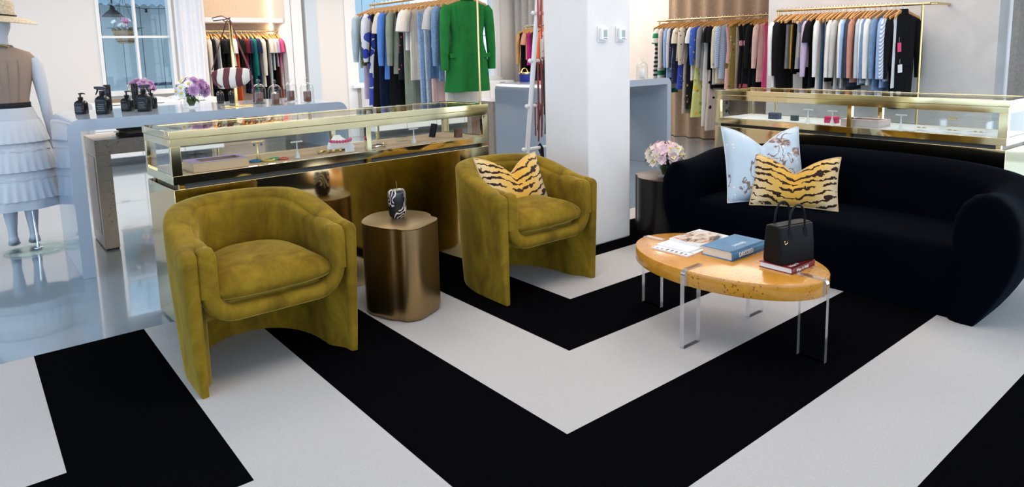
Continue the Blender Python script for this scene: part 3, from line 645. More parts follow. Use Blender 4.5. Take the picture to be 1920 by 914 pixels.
def tray(c, x, y, lab, mat, side, lw=.27, ld=.17):
    p = in_case(c, x, y); root = empty('jewellery_tray', p, R1 if c is c1 else R2)
    MB().box(-lw / 2, -ld / 2, 0, lw / 2, ld / 2, .008).box(-lw / 2, -ld / 2, .008, lw / 2, -ld / 2 + .012, .045).box(-lw / 2, ld / 2 - .012, .008, lw / 2, ld / 2, .045).box(-lw / 2, -ld / 2 + .012, .008, -lw / 2 + .012, ld / 2 - .012, .045).box(lw / 2 - .012, -ld / 2 + .012, .008, lw / 2, ld / 2 - .012, .045).build('tray_box', side, root, bevel=.001)
    MB().box(-lw / 2 + .012, -ld / 2 + .012, .008, lw / 2 - .012, ld / 2 - .012, .022).build('velvet_liner', mat, root, bevel=.003); MB().box(-lw / 2 - .001, -ld / 2 - .001, .045, lw / 2 + .001, -ld / 2 + .03, .047).box(-lw / 2 - .001, ld / 2 - .03, .045, lw / 2 + .001, ld / 2 + .001, .047).box(-lw / 2 - .001, -ld / 2 + .03, .045, -lw / 2 + .05, ld / 2 - .03, .047).box(lw / 2 - .02, -ld / 2 + .03, .045, lw / 2 + .001, ld / 2 - .03, .047).build('velvet_rim', mat, root, bevel=.001)
    tag(root, lab, 'tray'); return root
t1 = tray(c1, .25, .14, 'lilac lined jewellery tray at the left end of the case behind the armchairs', lilac, trayw); t2 = tray(c2, 1.10, .16, 'blush lined jewellery tray in the middle of the case behind the sofa', blush, M('pale_blush_wood', (.60, .47, .42), .5), .25, .17)
def ringlet(c, x, y, z, r, lab, mat=None, name='bracelet', tilt=0., tube=.004, group='bracelets on the felt'):
    p = in_case(c, x, y, z); o = MB().tube([(r * math.cos(2 * PI * i / 22), r * math.sin(2 * PI * i / 22), tube + .0006 + .004 * math.sin(6 * PI * i / 22) * (tilt > 0) + .004 * (tilt > 0)) for i in range(22)], tube, 6, True).build(name, mat or gold_m); tag(o, lab, name.replace('_', ' '), group, p, R1 if c is c1 else R2); return o
def stand(c, x, y, lab, mat, earr=False, h=.085):
    root = empty('earring_stand', in_case(c, x, y), R1 if c is c1 else R2)
    MB().lathe([(.016, 0), (.013, .008), (.006, .035), (.0035, .05), (.0035, h)], 14).build('stem', mat, root); MB().box(-.034, -.005, h, .034, .005, h + .008).build('crossbar', mat, root, bevel=.002)
    if earr:
        for s in (-.02, .02): MB().ball((s, -.007, h - .010), .006, .004, .007).build('earring', ear_m, root)
    tag(root, lab, 'jewellery stand'); return root
wht = M('white_stand', (.78, .78, .76), .5)
stand(c1, .50, .22, 'brass earring stand with teal earrings in the case behind the armchairs', brass2_m, True, .095); stand(c1, .68, .12, 'white jewellery stand beside the teal earrings', wht); stand(c1, 1.45, .12, 'white jewellery stand near the right end of the case behind the armchairs', wht)
stand(c2, .70, .14, 'white T stand left of the pink box in the case behind the sofa', wht); stand(c2, .885, .13, 'white T stand in front of the pink box in the case behind the sofa', wht); stand(c2, 1.34, .13, 'white T stand right of the blush tray in the case behind the sofa', wht)
beads = [M('bead_%d' % i, c, .35) for i, c in enumerate(((.04, .22, .45), (.72, .55, .1), (.1, .45, .2), (.7, .1, .08)))]
for i, (x, y, r) in enumerate(((.46, .16, .026), (.52, .13, .030), (.565, .155, .026), (.60, .12, .022))): ringlet(c1, x, y, DZ - .013, r, ['blue', 'yellow', 'green', 'red'][i] + ' beaded bracelet in the cluster right of the lilac tray', beads[i], tube=.006)
for i, (x, y, r) in enumerate(((.86, .17, .034), (.93, .15, .030))): ringlet(c1, x, y, DZ - .013, r, ['gold chain bracelet left of the white bust', 'gold and pearl bracelet next to the white bust'][i], gold_m, tilt=1, tube=.005)
ringlet(c1, 1.18, .13, DZ - .013, .055, 'large crystal necklace ring right of the middle post', M('crystal', (.6, .55, .5), .15, 1), 'necklace', 1, .006, None); ringlet(c1, 1.29, .22, DZ - .013, .018, 'small gold ring on the tan felt behind the necklace', gold_m, 'finger_ring', 0, .003, 'rings on the felt')
bust = MB(); bust.loft([[(w_ * math.cos(2 * PI * k / 16), y_ + .035 * math.sin(2 * PI * k / 16) * (w_ / .07), z) for k in range(16)] for w_, y_, z in ((.09, -.02, .010), (.085, -.01, .022), (.065, .01, .045), (.03, .025, .07), (.022, .03, .082))]); o = bust.build('necklace_bust', wht); tag(o, 'white necklace bust in the case behind the armchairs', 'necklace bust', None, in_case(c1, 1.0, .24), R1)
pn = MB(); [pn.ball((.066 * math.cos(a), -.012 + .035 * math.sin(a), .057 + .006 * math.sin(a)), .010, n=8, m=4) for a in [PI * 1.05 + PI * .9 * i / 10 for i in range(11)]]
o = pn.build('bead_necklace', pink_m); o['kind'] = 'thing'; tag(o, 'pink bead necklace draped on the white bust', 'necklace', None, in_case(c1, 1.0, .24), R1)
o = box('price_card', -.03, -.001, 0, .03, .001, .028, paper_m); tag(o, 'small white card standing before the pink necklace', 'card', None, in_case(c1, .985, .09), R1)
for x, y, w_, h, lab, mt, nm in ((1.47, .26, .11, .022, 'clear acrylic block behind the white stand', clear_glass, 'acrylic_block'), (1.80, .12, .05, .055, 'brown leather box at the right end of the case behind the armchairs', M('brown_leather', (.12, .04, .025), .5), 'jewellery_box')):
    o = box(nm, -w_ / 2, -w_ * .3, 0, w_ / 2, w_ * .3, h, mt, bevel=.002); tag(o, lab, 'display block' if 'block' in nm else 'box', None, in_case(c1, x, y), R1)
fr = empty('picture_frame', in_case(c1, 1.70, .27), R1); MB().loft([[(-.012, -.03, 0), (-.002, -.03, 0), (.022, -.03, .088), (.012, -.03, .088)], [(-.012, .03, 0), (-.002, .03, 0), (.022, .03, .088), (.012, .03, .088)]]).build('frame', black_gloss, fr, smooth=False); tag(fr, 'small black frame leaning near the right end of the case', 'picture frame')
for x, y, w_, d_, h, lab, mt in ((.40, .20, .085, .06, .045, 'navy velvet jewellery box near the left end of the case behind the sofa', M('navy_box', (.03, .045, .09), .8)), (.58, .17, .055, .04, .038, 'dark green velvet box right of the navy one', M('green_box', (.008, .04, .025), .8)), (.845, .20, .09, .06, .045, 'bright pink velvet box in the case behind the sofa', M('pink_box', (.62, .03, .14), .7))):
    root = empty('jewellery_box', in_case(c2, x, y), R2); MB().loft([rbox_ring(w_ / 2, d_ / 2, .012, z) for z in (0, h * .6)]).build('box_base', mt, root, bevel=.003); MB().loft([rbox_ring(w_ / 2 * s, d_ / 2 * s, .012, z) for s, z in ((1, h * .63), (1, h * .95), (.9, h))]).build('box_lid', mt, root, bevel=.003); tag(root, lab, 'jewellery box', 'velvet jewellery boxes')
def acr(c, x, y, w_, d_, h, lab):
    o = MB().box(-w_ / 2, -d_ / 2, 0, w_ / 2, d_ / 2, h).build('acrylic_block', acr_face, None, False); o.data.materials.append(acr_edge); tag(o, lab, 'display block', 'clear acrylic blocks', in_case(c, x, y), R2); return o
for i, (x, y, w_, d_, h, lab) in enumerate(((1.46, .13, .06, .05, .016, 'low clear block holding rings right of the last T stand'), (1.64, .12, .09, .06, .014, 'low clear block in front of the bracelet bridge'), (1.78, .11, .09, .06, .016, 'low clear block nearest the right end of the case behind the sofa'))):
    acr(c2, x, y, w_, d_, h, lab)
    for k in range(2): ringlet(c2, x - .012 + .03 * k, y, DZ - .013 + h, .010, ('left' if k == 0 else 'right') + ' gold ring on the ' + lab.split('clear ')[1].split(' nearest')[0], gold_m, 'finger_ring', 0, .002, 'rings on the blocks')
br = MB().box(-.13, -.05, 0, -.122, .05, .062).box(.122, -.05, 0, .13, .05, .062).box(-.13, -.05, .062, .13, .05, .068).build('acrylic_bridge', acr_face, None, False); tag(br, 'clear acrylic bridge shelf in the case behind the sofa', 'display riser', None, in_case(c2, 1.66, .27), R2)
ringlet(c2, 1.59, .26, DZ - .013 + .068, .020, 'gold bracelet lying on the clear bridge shelf', gold_m, 'bracelet', 0, .004)
o = box('price_card', -.05, -.03, 0, .05, .03, .002, paper_m); tag(o, 'white card lying in front of the navy box', 'card', None, in_case(c2, .42, .10), R2)
# ================================================================ waterfall desks and what stands on them
def desk(name, x0, x1, y0, y1, h, t, r=.075):
    """one bent slab: left leg, top, right leg with rounded shoulders"""
    out = [(x0, .001), (x0, h - r)] + [(x0 + r - r * math.cos(PI / 2 * i / 8), h - r + r * math.sin(PI / 2 * i / 8)) for i in range(1, 9)]
    out += [(x1 - r + r * math.sin(PI / 2 * i / 8), h - r + r * math.cos(PI / 2 * i / 8)) for i in range(0, 9)] + [(x1, .001)]
    inn = [(x1 - t, .001), (x1 - t, h - t), (x0 + t, h - t), (x0 + t, .001)]
    P = out + inn; n = len(P); m = MB(); no = len(out)
    m.add([(x, y0, z) for x, z in P] + [(x, y1, z) for x, z in P], [])
    for i in range(n): j = (i + 1) % n; m.f.append((i, j, n + j, n + i)); m.m.append(0)
    def cap(off, flip):
        a = [list(range(0, no // 2)) + [n - 2, n - 1], list(range(no // 2 - 1, no - no // 2 + 1)) + [n - 3, n - 2], list(range(no - no // 2, no)) + [n - 4, n - 3]]
        for q in a: q = tuple(off + k for k in q); m.f.append(q[::-1] if flip else q); m.m.append(0)
    cap(0, True); cap(n, False)
    return m.build(name, lacq_m, None, angle=35)
DH = 1.0
o = desk('waterfall_desk', .495, 2.335, 4.868, 5.78, DH, .072); tag(o, 'grey blue waterfall desk with bottles and flowers on its top', 'desk', 'grey blue waterfall desks')
o = desk('waterfall_desk', 4.575, 6.376, 4.88, 5.876, 1.012, .072); tag(o, 'grey blue waterfall desk behind the white column', 'desk', 'grey blue waterfall desks')
def burl_table(x0, y0, wx, wy, h, t, lw, lab):
    root = empty('burl_table', (x0, y0, 0)); MB().box(0, 0, h - t, wx, wy, h).build('table_top', burl_grey, root, bevel=.002)
    for x in (0, wx - lw):
        m = MB()   # leg is a frame with an inlaid reddish panel on its outer face
        lg = m.box(x, 0, .012, x + lw, wy, h - t).build('leg', burl_grey, root, bevel=.002)
        MB().box(x - .002 if x == 0 else x + lw, .09, .10, x if x == 0 else x + lw + .002, wy - .09, h - t - .02).build('inlay_panel', burl_red, lg, smooth=False)
        MB().box(x + .005, .005, .001, x + lw - .005, wy - .005, .012).build('foot', dark_gap, lg, smooth=False)
    tag(root, lab, 'table', 'pale burl wood tables'); return root
burl_table(.715, 5.506, 1.45, .50, .80, .108, .092, 'pale burl wood table standing under the desk with the bottles')
burl_table(at_y(924, 200, 6.0).x, 6.0, 1.45, .5, .80, .108, .092, 'pale burl wood table mostly hidden behind the right hand desk')
# folded sacks on the burl table
sack = M('jute_fabric', (.30, .21, .12), .9); dkfab = M('charcoal_fabric', (.06, .06, .06), .9)
for i, (mt, dx, dy, w_, h, lab) in enumerate(((dkfab, 0, 0, .27, .022, 'folded charcoal cloth at the bottom of the pile on the burl table'), (sack, .02, .01, .25, .02, 'folded jute cloth on top of the charcoal cloth on the burl table'), (dkfab, .01, 0, .26, .018, 'folded dark cloth topmost on the burl table'))):
    R = random.Random(i); m = MB(); n = 16
    z0 = .8005 + sum((.022, .02, .018)[:i]) + .0004 * i; rings = []
    for s, z in ((.97, 0), (1, h * .3), (1, h * .7), (.96, h)): rings.append([(a * s + R.uniform(-.004, .004), b * s + R.uniform(-.004, .004), z) for a, b, _ in rbox_ring(w_ / 2, .10, .03, 0)])
    o = m.loft(rings).build('folded_cloth', mt); tag(o, lab, 'folded cloth', 'cloths on the burl table', (1.02 + dx, 5.66 + dy, z0), .1 * i)
# ---- bottles
def bottle(kind, px, py, label, rz, s=1.):
    p = at_z(px, py, DH); root = empty(kind, (p.x, p.y, DH + .0005), rz); w_ = .036 * s; m = MB()
    if kind == 'tall_bottle':
        m.lathe([(.020, 0), (.022, .004), (.022, .120), (.020, .122)], 20).build('bottle_body', black_gloss, root); MB().lathe([(.0225, .122), (.0225, .182), (.021, .185)], 20).build('cap', black_gloss, root)
        MB().lathe([(.0223, .03), (.0223, .10)], 20, cap=False).build('label', label_m, root)
    else:
        hb_ = .095 if kind == 'pump_bottle' else .125
        m.loft([rbox_ring(w_ * a, w_ * a * .82, .014 * min(1, a * 1.2), z) for a, z in ((.94, 0), (1, .006), (1, hb_ * .74), (.9, hb_ * .86), (.6, hb_ * .95), (.36, hb_))]).build('bottle_body', black_gloss, root, angle=50)
        for sgn in (-1, 1):
            lb = MB().box(-w_ * .78, sgn * (w_ * .82 + .0006) - .0004, hb_ * .12, w_ * .78, sgn * (w_ * .82 + .0006) + .0004, hb_ * .70).build('label', label_m, root, smooth=False)
            tt = MB(); [tt.box(-w_ * .6, sgn * (w_ * .82 + .0014) - .0003, hb_ * (.2 + .1 * k), w_ * (.6 - .2 * (k % 2)), sgn * (w_ * .82 + .0014) + .0003, hb_ * (.235 + .1 * k)) for k in range(4)]
            tt.build('label_print', label_txt, lb, smooth=False)['kind'] = 'stuff'
        if kind == 'pump_bottle':
            MB().lathe([(.014, hb_), (.016, hb_ + .004), (.016, hb_ + .018), (.006, hb_ + .021), (.005, hb_ + .036), (.011, hb_ + .038), (.011, hb_ + .046)], 16).build('pump_collar', black_gloss, root); MB().tube([(0, 0, hb_ + .043), (.02, 0, hb_ + .044), (.034, 0, hb_ + .039)], [.006, .005, .003], 8).build('spout', black_gloss, root)
        else:
            MB().lathe([(.015, hb_), (.016, hb_ + .004), (.016, hb_ + .028), (.012, hb_ + .032)], 16).build('collar', black_gloss, root)
            sp = MB().loft([[(x, y, z) for x, y, z in ((-.030, -.009, a), (-.030, .009, a), (-.030, .009, b), (-.030, -.009, b))] if i == 0 else [(xx, -.010, a), (xx, .010, a), (xx, .010, b), (xx, -.010, b)] for i, (xx, a, b) in enumerate(((-.03, hb_ + .046, hb_ + .052), (-.012, hb_ + .034, hb_ + .058), (.02, hb_ + .036, hb_ + .060), (.045, hb_ + .046, hb_ + .060)))]).build('spray_head', black_gloss, root, bevel=.002)
            MB().tube([(.026, 0, hb_ + .044), (.030, 0, hb_ + .026), (.042, 0, hb_ + .004)], [.006, .005, .003], 8, flat=(.8, 1.2)).build('trigger', black_gloss, sp)
    tag(root, label, 'bottle', 'black toiletry bottles on the desk'); return root
L_ = math.radians(141); R_ = math.radians(-39)
bottle('pump_bottle', 154, 214, 'black pump bottle standing alone at the left end of the desk', R_)
bottle('spray_bottle', 195, 214, 'black spray bottle with its nozzle pointing left', L_, 1.1); bottle('tall_bottle', 205, 208, 'tall slim black bottle behind the left pointing spray bottle', 0)
bottle('pump_bottle', 240, 208.5, 'black pump bottle between the two spray bottles', R_); bottle('tall_bottle', 256, 204.5, 'tall slim black bottle left of the right pointing spray bottle', 0)
bottle('spray_bottle', 272, 209, 'black spray bottle with its nozzle pointing right', R_, 1.1); bottle('pump_bottle', 285, 204, 'black pump bottle partly hidden behind the right pointing spray bottle', R_, .95)
# ---- flowers
def flower(kind, c, d, r, pm, parent, cm=None):
    """petals around direction d"""
    d = Vector(d).normalized(); a = d.orthogonal().normalized(); b = d.cross(a); m = MB(); c = Vector(c)
    layers, npet = {'daisy': (((1, .12),), 16), 'mum': (((1, .05), (.85, .35), (.6, .7), (.35, .95)), 14), 'lily': (((1, .35), (.85, .6)), 4)}[kind]
    for li, (s, lift) in enumerate(layers):
        for k in range(npet):
            an = 2 * PI * (k + .5 * li) / npet; u = a * math.cos(an) + b * math.sin(an); v = d.cross(u); wd = r * ({'daisy': .19, 'mum': .17, 'lily': .42}[kind])
            p = [c + d * (.02 * r), c + u * (r * s * .5) + v * wd + d * (r * lift * .6), c + u * (r * s) + d * (r * lift * .8), c + u * (r * s * .5) - v * wd + d * (r * lift * .6)]
            m.add(p, [(0, 1, 2), (0, 2, 3)])
    o = m.build('flower', pm, parent, angle=80)
    if cm: MB().ball(c + d * r * .14, r * .24, n=8, m=4).build('flower_center', cm, o)
    return o
def leaf(c, d, L, w_, parent):
    d = Vector(d).normalized(); s = d.cross(Vector((0, 0, 1))).normalized(); c = Vector(c); n = s.cross(d)
    m = MB(); rings = []
    for i in range(7): t = i / 6; q = c + d * (L * t) - Vector((0, 0, 1)) * (L * .35 * t * t); ww = w_ * math.sin(PI * min(.98, t * .9 + .1)); rings.append([q - s * ww, q + n * ww * -.25, q + s * ww])
    return m.loft(rings, False, False).build('leaf', leaf_m, parent)
def vase(loc, kind, r, h, label):
    root = empty('glass_vase', loc)
    if kind == 'square': ro = [rbox_ring(r, r, .006, z) for z in (0, h)]; ri = [rbox_ring(r - .004, r - .004, .004, z) for z in (h, .012)]
    else: ro = [[(r * math.cos(2 * PI * k / 28), r * math.sin(2 * PI * k / 28), z) for k in range(28)] for z in (0, h)]; ri = [[((r - .003) * math.cos(2 * PI * k / 28), (r - .003) * math.sin(2 * PI * k / 28), z) for k in range(28)] for z in (h, .01)]
    MB().loft(ro + ri).build('vase_body', clear_glass, root, angle=30); tag(root, label, 'vase'); return root
white_p = M('white_petals', (.82, .82, .80), .6); mauve_p = M('mauve_petals', (.56, .30, .58), .6, var=((.70, .46, .70), 60, .4, .6)); pinkw = M('pink_alstroemeria', (.78, .47, .56), .6, var=((.85, .68, .68), 40, .4, .6)); creamw = M('cream_alstroemeria', (.84, .79, .66), .6, var=((.86, .70, .66), 40, .5, .7))
def bouquet(loc, R_top, z_top, specs, label, vr, vh, seed, nstem=14, nleaf=8, leaf_r=.9):
    root = empty('bouquet', loc); R = random.Random(seed)
    for (kind, dx, dy, dz, r, pm, cm) in specs:
        d = Vector((dx, dy, dz + .02)); flower(kind, (dx * R_top, dy * R_top, z_top + dz * R_top), d, r, pm, root, cm)
        st = [(dx * vr * .5, dy * vr * .5, .02), (dx * vr * .75, dy * vr * .75, vh), (dx * R_top * .95, dy * R_top * .95, z_top + dz * R_top - .004)]
        if len(root.children) < nstem * 2: MB().tube(st, .0022, 5).build('stem', stem_m, root)
    for k in range(nleaf):
        a = 2 * PI * k / nleaf + R.uniform(-.3, .3); leaf((math.cos(a) * vr * .6, math.sin(a) * vr * .6, vh + R.uniform(-.02, .02)), (math.cos(a), math.sin(a), R.uniform(.0, .6)), R_top * leaf_r, .013, root)
    for k in range(12): a = 2 * PI * k / 12; MB().tube([(math.cos(a) * vr * .35, math.sin(a) * vr * .35, .014), (math.cos(a + 1) * vr * .72, math.sin(a + 1) * vr * .72, vh * .55), (math.cos(a + .5) * vr * .6, math.sin(a + .5) * vr * .6, vh + .01)], .005, 5).build('stem', leaf_m if k % 2 else stem_m, root)
    tag(root, label, 'flowers'); return root
def dome(n, seed, f, tilt=.0):
    R = random.Random(seed); out = []
    for k in range(n):
        z = 1 - (k + .5) / n * 1.15; z = max(-.15, z); a = k * 2.39996 + R.uniform(-.2, .2); q = math.sqrt(max(0, 1 - z * z)); x, y = q * math.cos(a), q * math.sin(a); out.append(f(x, y, z, k, R))
    return out
rtv = rt
p = at_z(360, 202, DH); vz = vase((p.x, p.y, DH + .0005), 'square', .046, .085, 'square glass vase on the desk holding white daisies and mauve blooms')
def fA(x, y, z, k, R):
    side = x * rtv.x + y * rtv.y
    return ('mum', x, y, z * .8, .052, mauve_p, None) if side > .28 else ('daisy', x, y, z, .040, white_p, yellow_m)
bouquet((p.x, p.y, DH + .001), .098, .115, dome(22, 1, fA), 'white daisies and mauve chrysanthemums in the square vase on the desk', .040, .085, 1)
p = at_y(268, 186, 10.05); p.z = .83; vase((p.x, p.y, .8205), 'round', .05, .10, 'small glass vase on the white cabinet below the window')
bouquet((p.x, p.y, .8215), .13, .17, dome(14, 4, lambda x, y, z, k, R: ('mum', x, y, z * .7, .065, mauve_p if k % 3 else white_p, None)), 'mauve and white flowers standing below the window behind the bottles', .04, .1, 4)
p = at_z(1247, 331, .4385); vase((p.x, p.y, .4385), 'round', .052, .105, 'round glass vase on the black side table holding pink flowers')
def fB(x, y, z, k, R):
    side = x * rtv.x + y * rtv.y
    return ('lily', x, y, z * .75, .044 if k % 2 else .05, creamw if (abs(side) > .62 or k % 5 == 0) else pinkw, yellow_m if k % 3 else None)
bouquet((p.x, p.y, .4395), .125, .135, dome(40, 7, fB), 'pink and cream alstroemeria bouquet on the black side table', .045, .105, 7, 16, 9, 1.15)
# ---- glass cloches
def cloche(px, py, z, label, clab, mat, s=1.):
    p = at_z(px, py, z); root = empty('glass_cloche', (p.x, p.y, z + .0005)); r = .050 * s
    prof = [(r, .006), (r, .10 * s)] + [(r * math.cos(PI / 2 * i / 8), .10 * s + .052 * s * math.sin(PI / 2 * i / 8)) for i in range(1, 8)] + [(.006, .152 * s)]
    MB().lathe(prof, 28, cap=False).build('dome', cloche_glass, root, angle=80); kn = MB().lathe([(.005, .151 * s), (.006, .158 * s), (.013, .166 * s), (.015, .174 * s), (.011, .183 * s), (.003, .187 * s)], 16).build('knob', cloche_glass, root); MB().lathe([(r * 1.04, 0), (r * 1.06, .003), (r * 1.04, .006)], 28).build('base', cloche_glass, root)
    tag(root, label, 'cloche', 'glass cloches')
    c = empty('jar_candle', (p.x, p.y, z + .0075)); MB().lathe([(.026, 0), (.029, .004), (.029, .076 * s), (.027, .078 * s), (.025, .062 * s), (.002, .061 * s)], 20).build('candle_jar', mat, c); MB().tube([(0, 0, .061 * s), (0, .001, .072 * s)], .0012, 5).build('wick', ink, c); tag(c, clab, 'candle', 'jar candles under cloches'); return root
frost = M('frosted_white_glass', (.74, .76, .70), .3)
for (px, py), nm in zip(((487, 194.5), (517, 197), (546, 190.5), (577, 192)), ('leftmost', 'second from the left', 'third from the left', 'rightmost')):
    cloche(px, py, DH, 'clear glass cloche, %s of the four on the desk' % nm, 'amber glass candle under the %s cloche on the desk' % nm, amber_m)
cloche(1204, 147.5, 1.0125, 'clear glass cloche over a pale candle on the desk right of the column', 'pale frosted candle under the cloche right of the column', frost, 1.25)
for px, py, lab in ((414, 194, 'small brown glass bottle left of the bag stand'), (437, 193, 'small brown glass bottle just behind the bag stand')):
    p = at_z(px, py, DH); root = empty('brown_bottle', (p.x, p.y, DH + .0005)); MB().lathe([(.024, 0), (.027, .004), (.027, .075), (.022, .088), (.014, .092), (.014, .1)], 20).build('bottle_body', M('brown_glass', (.028, .012, .007), .1, coat=.5), root); MB().lathe([(.0275, .02), (.0275, .065)], 20, cap=False).build('label', label_m, root); tag(root, lab, 'bottle', 'brown glass bottles')
# ---- bag stand with the striped bag
p = at_z(444, 199.5, DH); bs = empty('bag_stand', (p.x, p.y, DH + .0005)); MB().box(-.10, -.06, 0, .10, .06, .006).build('base_plate', gold_m, bs, bevel=.002); MB().box(-.009, -.009, .006, .009, .009, .62).build('post', gold_m, bs, bevel=.001); MB().tube([(0, 0, .612), (-.03, .02, .614), (-.04, .026, .625)], .005, 6).build('hook', gold_m, bs); tag(bs, 'tall square brass bag stand on the desk beside the cloches', 'bag stand')
def stripe_mat(name, cols, freq, axis=0, slant=0., rough=.7):
    m, t, b = nt(name); tc = N(t, 'ShaderNodeTexCoord'); sp = N(t, 'ShaderNodeSeparateXYZ'); t.links.new(tc.outputs['Object'], sp.inputs[0])
    v = math_(t, 'ADD', math_(t, 'MULTIPLY', sp.outputs[axis], freq), math_(t, 'MULTIPLY', sp.outputs[2 if axis == 0 else 0], slant)); v = math_(t, 'FRACT', v); k = len(cols)
    t.links.new(ramp(t, v, [(i / k, c) for i, c in enumerate(cols)], 'CONSTANT'), b.inputs['Base Color']); b.inputs['Roughness'].default_value = rough; MATS[name] = m; return m
wine = M('wine_leather', (.13, .022, .028), .5); bagst = stripe_mat('wine_and_cream_stripes', ((.74, .68, .60), (.13, .022, .028)), 11.)
bg = empty('striped_bag', (p.x, p.y, DH), math.atan2(rt.y, rt.x)); hgt = .20
rings = []
for i in range(15):
    t = -1 + 2 * i / 14; x = .138 * t; zl = .135 + .05 * abs(t) ** 3 + .01 * t; zh = .285 - .012 * abs(t) ** 2 - .02 * (t < 0) * abs(t) ** 3; dp = .038 * (1 - abs(t) ** 4) + .008
    rings.append([(x, -.055 + dp * math.cos(a) * (1.0 if math.sin(a) < .3 else .55), (zl + zh) / 2 + (zh - zl) / 2 * math.copysign(abs(math.sin(a)) ** .55, math.sin(a))) for a in [2 * PI * k / 16 for k in range(16)]])
MB().loft(rings).build('bag_body', bagst, bg); MB().tube([(-.134, -.055, .27), (-.07, -.05, .45), (-.018, -.02, .615), (-.005, .0, .632), (.02, -.02, .60), (.07, -.05, .45), (.134, -.055, .27)], .0055, 6, flat=(1.4, .5)).build('strap', wine, bg)
MB().tube([(-.005, -.014, .632), (-.05, -.02, .655), (-.12, -.02, .64), (-.11, -.02, .62), (-.03, -.014, .628), (.01, -.014, .640)], .006, 6, flat=(1.2, .6)).build('strap_knot', wine, bg); MB().tube([(-.13, -.085, .24), (-.10, -.1, .18), (-.06, -.095, .145)], .005, 6).build('side_strap', wine, bg); MB().tube([(.14, -.06, .26), (.155, -.06, .12), (.152, -.06, .03)], .006, 6, flat=(.5, 1.2)).build('hanging_strap', wine, bg); tag(bg, 'wine and cream striped crossbody bag hanging on the brass stand', 'bag')
# ---- white cabinets along the back wall
def cabinet(x0, x1, y0, y1, z0, z1, nd, lab):
    root = empty('drawer_cabinet', (x0, y0, 0)); MB().box(0, .018, z0, x1 - x0, y1 - y0, z1).build('body', trim_m, root, bevel=.003); wd = (x1 - x0) / nd
    for i in range(nd):
        for k, (a, b) in enumerate(((z0 + .01, (z0 + z1) / 2 - .004), ((z0 + z1) / 2 + .004, z1 - .02))):
            d = MB().box(i * wd + .006, 0, a, (i + 1) * wd - .006, .018, b).build('drawer', trim_m, root, bevel=.002); MB().box(i * wd + wd * .4, -.006, b - .008, i * wd + wd * .6, 0, b - .002).build('finger_pull', dark_gap, d, smooth=False)
    for x in (.06, (x1 - x0) - .06): MB().lathe([(.018, .001), (.022, z0)], 10, (x, .08, 0)).build('leg', brass2_m, root); MB().lathe([(.018, .001), (.022, z0)], 10, (x, y1 - y0 - .08, 0)).build('leg', brass2_m, root)
    tag(root, lab, 'cabinet', 'white drawer cabinets'); return root
cabinet(1.30, 2.84, 9.85, 10.30, .11, .82, 3, 'low white drawer cabinet below the window with the flower basket'); cabinet(5.2, 8.15, 9.85, 10.28, .11, .82, 5, 'low white drawer cabinet below the second window behind the green blazer')
o = MB().loft([rbox_ring(.17, .11, .03, z) for z in (0, .035)]).build('folded_textile', sack); tag(o, 'folded tan textile on the white cabinet below the window', 'folded textile', None, (1.66, 10.0, .8205))
m = MB(); [m.loft([[(x, -.14, .02 + .03 * math.sin(abs(x) * 9) + q) for x in [s * .01 + s * .18 * i / 6 for i in range(7)]] + [(x, -.14, .016 + q) for x in [s * .19 - s * .18 * i / 6 for i in range(7)]], [(x, .14, .02 + .03 * math.sin(abs(x) * 9) + q) for x in [s * .01 + s * .18 * i / 6 for i in range(7)]] + [(x, .14, .016 + q) for x in [s * .19 - s * .18 * i / 6 for i in range(7)]]]) for s in (-1, 1) for q in (0,)]
m.box(-.19, -.145, 0, .19, .145, .014); o = m.build('open_book', paper_m); tag(o, 'large open white book on the cabinet below the window', 'book', None, (2.22, 10.06, .8205))
# shelf and rail in the alcove
sh = MB().box(AL[0] + .002, 10.42, 1.875, AL[1] - .002, 10.98, 1.945).build('wall_shelf', trim_m, None, bevel=.003); tag(sh, 'thick white shelf in the alcove above the hanging clothes', 'shelf')
# ---- hanging basket and lamp outside
hp = at_y(234, 50, 12.0); hbk = empty('hanging_basket', (hp.x, 12.0, 1.62)); m = MB()
m.lathe([(.10, 0), (.14, .06), (.18, .2)], 24).build('basket', M('coco_fibre', (.50, .33, .16), .9, var=((.30, .18, .08), 30, .4, .6)), hbk)
for z, r in ((.03, .125), (.115, .162), (.2, .186)): MB().tube([(r * math.cos(2 * PI * k / 24), r * math.sin(2 * PI * k / 24), z) for k in range(24)], .005, 5, True).build('wire_hoop', black_gloss, hbk)
R = random.Random(9)
for k in range(16): a = R.uniform(0, 6.28); q = R.uniform(0, .15); flower('lily', (q * math.cos(a), q * math.sin(a), .26 + R.uniform(0, .10)), (math.cos(a) * .6, -.5, .6), .05, M('geranium_pink', (.75, .22, .42), .6) if k % 3 else white_p, hbk, None)
for k in range(14): a = 2 * PI * k / 14; leaf((.14 * math.cos(a), .14 * math.sin(a), .2), (math.cos(a), math.sin(a), .7), .16, .03, hbk)
for k in range(3): a = 2.1 * k + .4; MB().tube([(.18 * math.cos(a), .18 * math.sin(a), .2), (0, 0, .75)], .003, 4).build('hanger_wire', black_gloss, hbk)
tag(hbk, 'hanging coco basket of pink flowers outside the window', 'hanging basket'); bpy.context.view_layer.update()
lp = at_y(211, 24, 12.3); o = empty('barn_lamp', (lp.x, 12.3, lp.z)); MB().lathe([(.16, -.06), (.10, .0), (.04, .05), (.03, .11)], 20).build('shade', black_matte, o); MB().tube([(0, 0, .1), (0, 0, .22), (0, .25, .3)], .012, 6).build('arm', black_matte, o); tag(o, 'dark barn lamp outside the window above the flower basket', 'lamp')
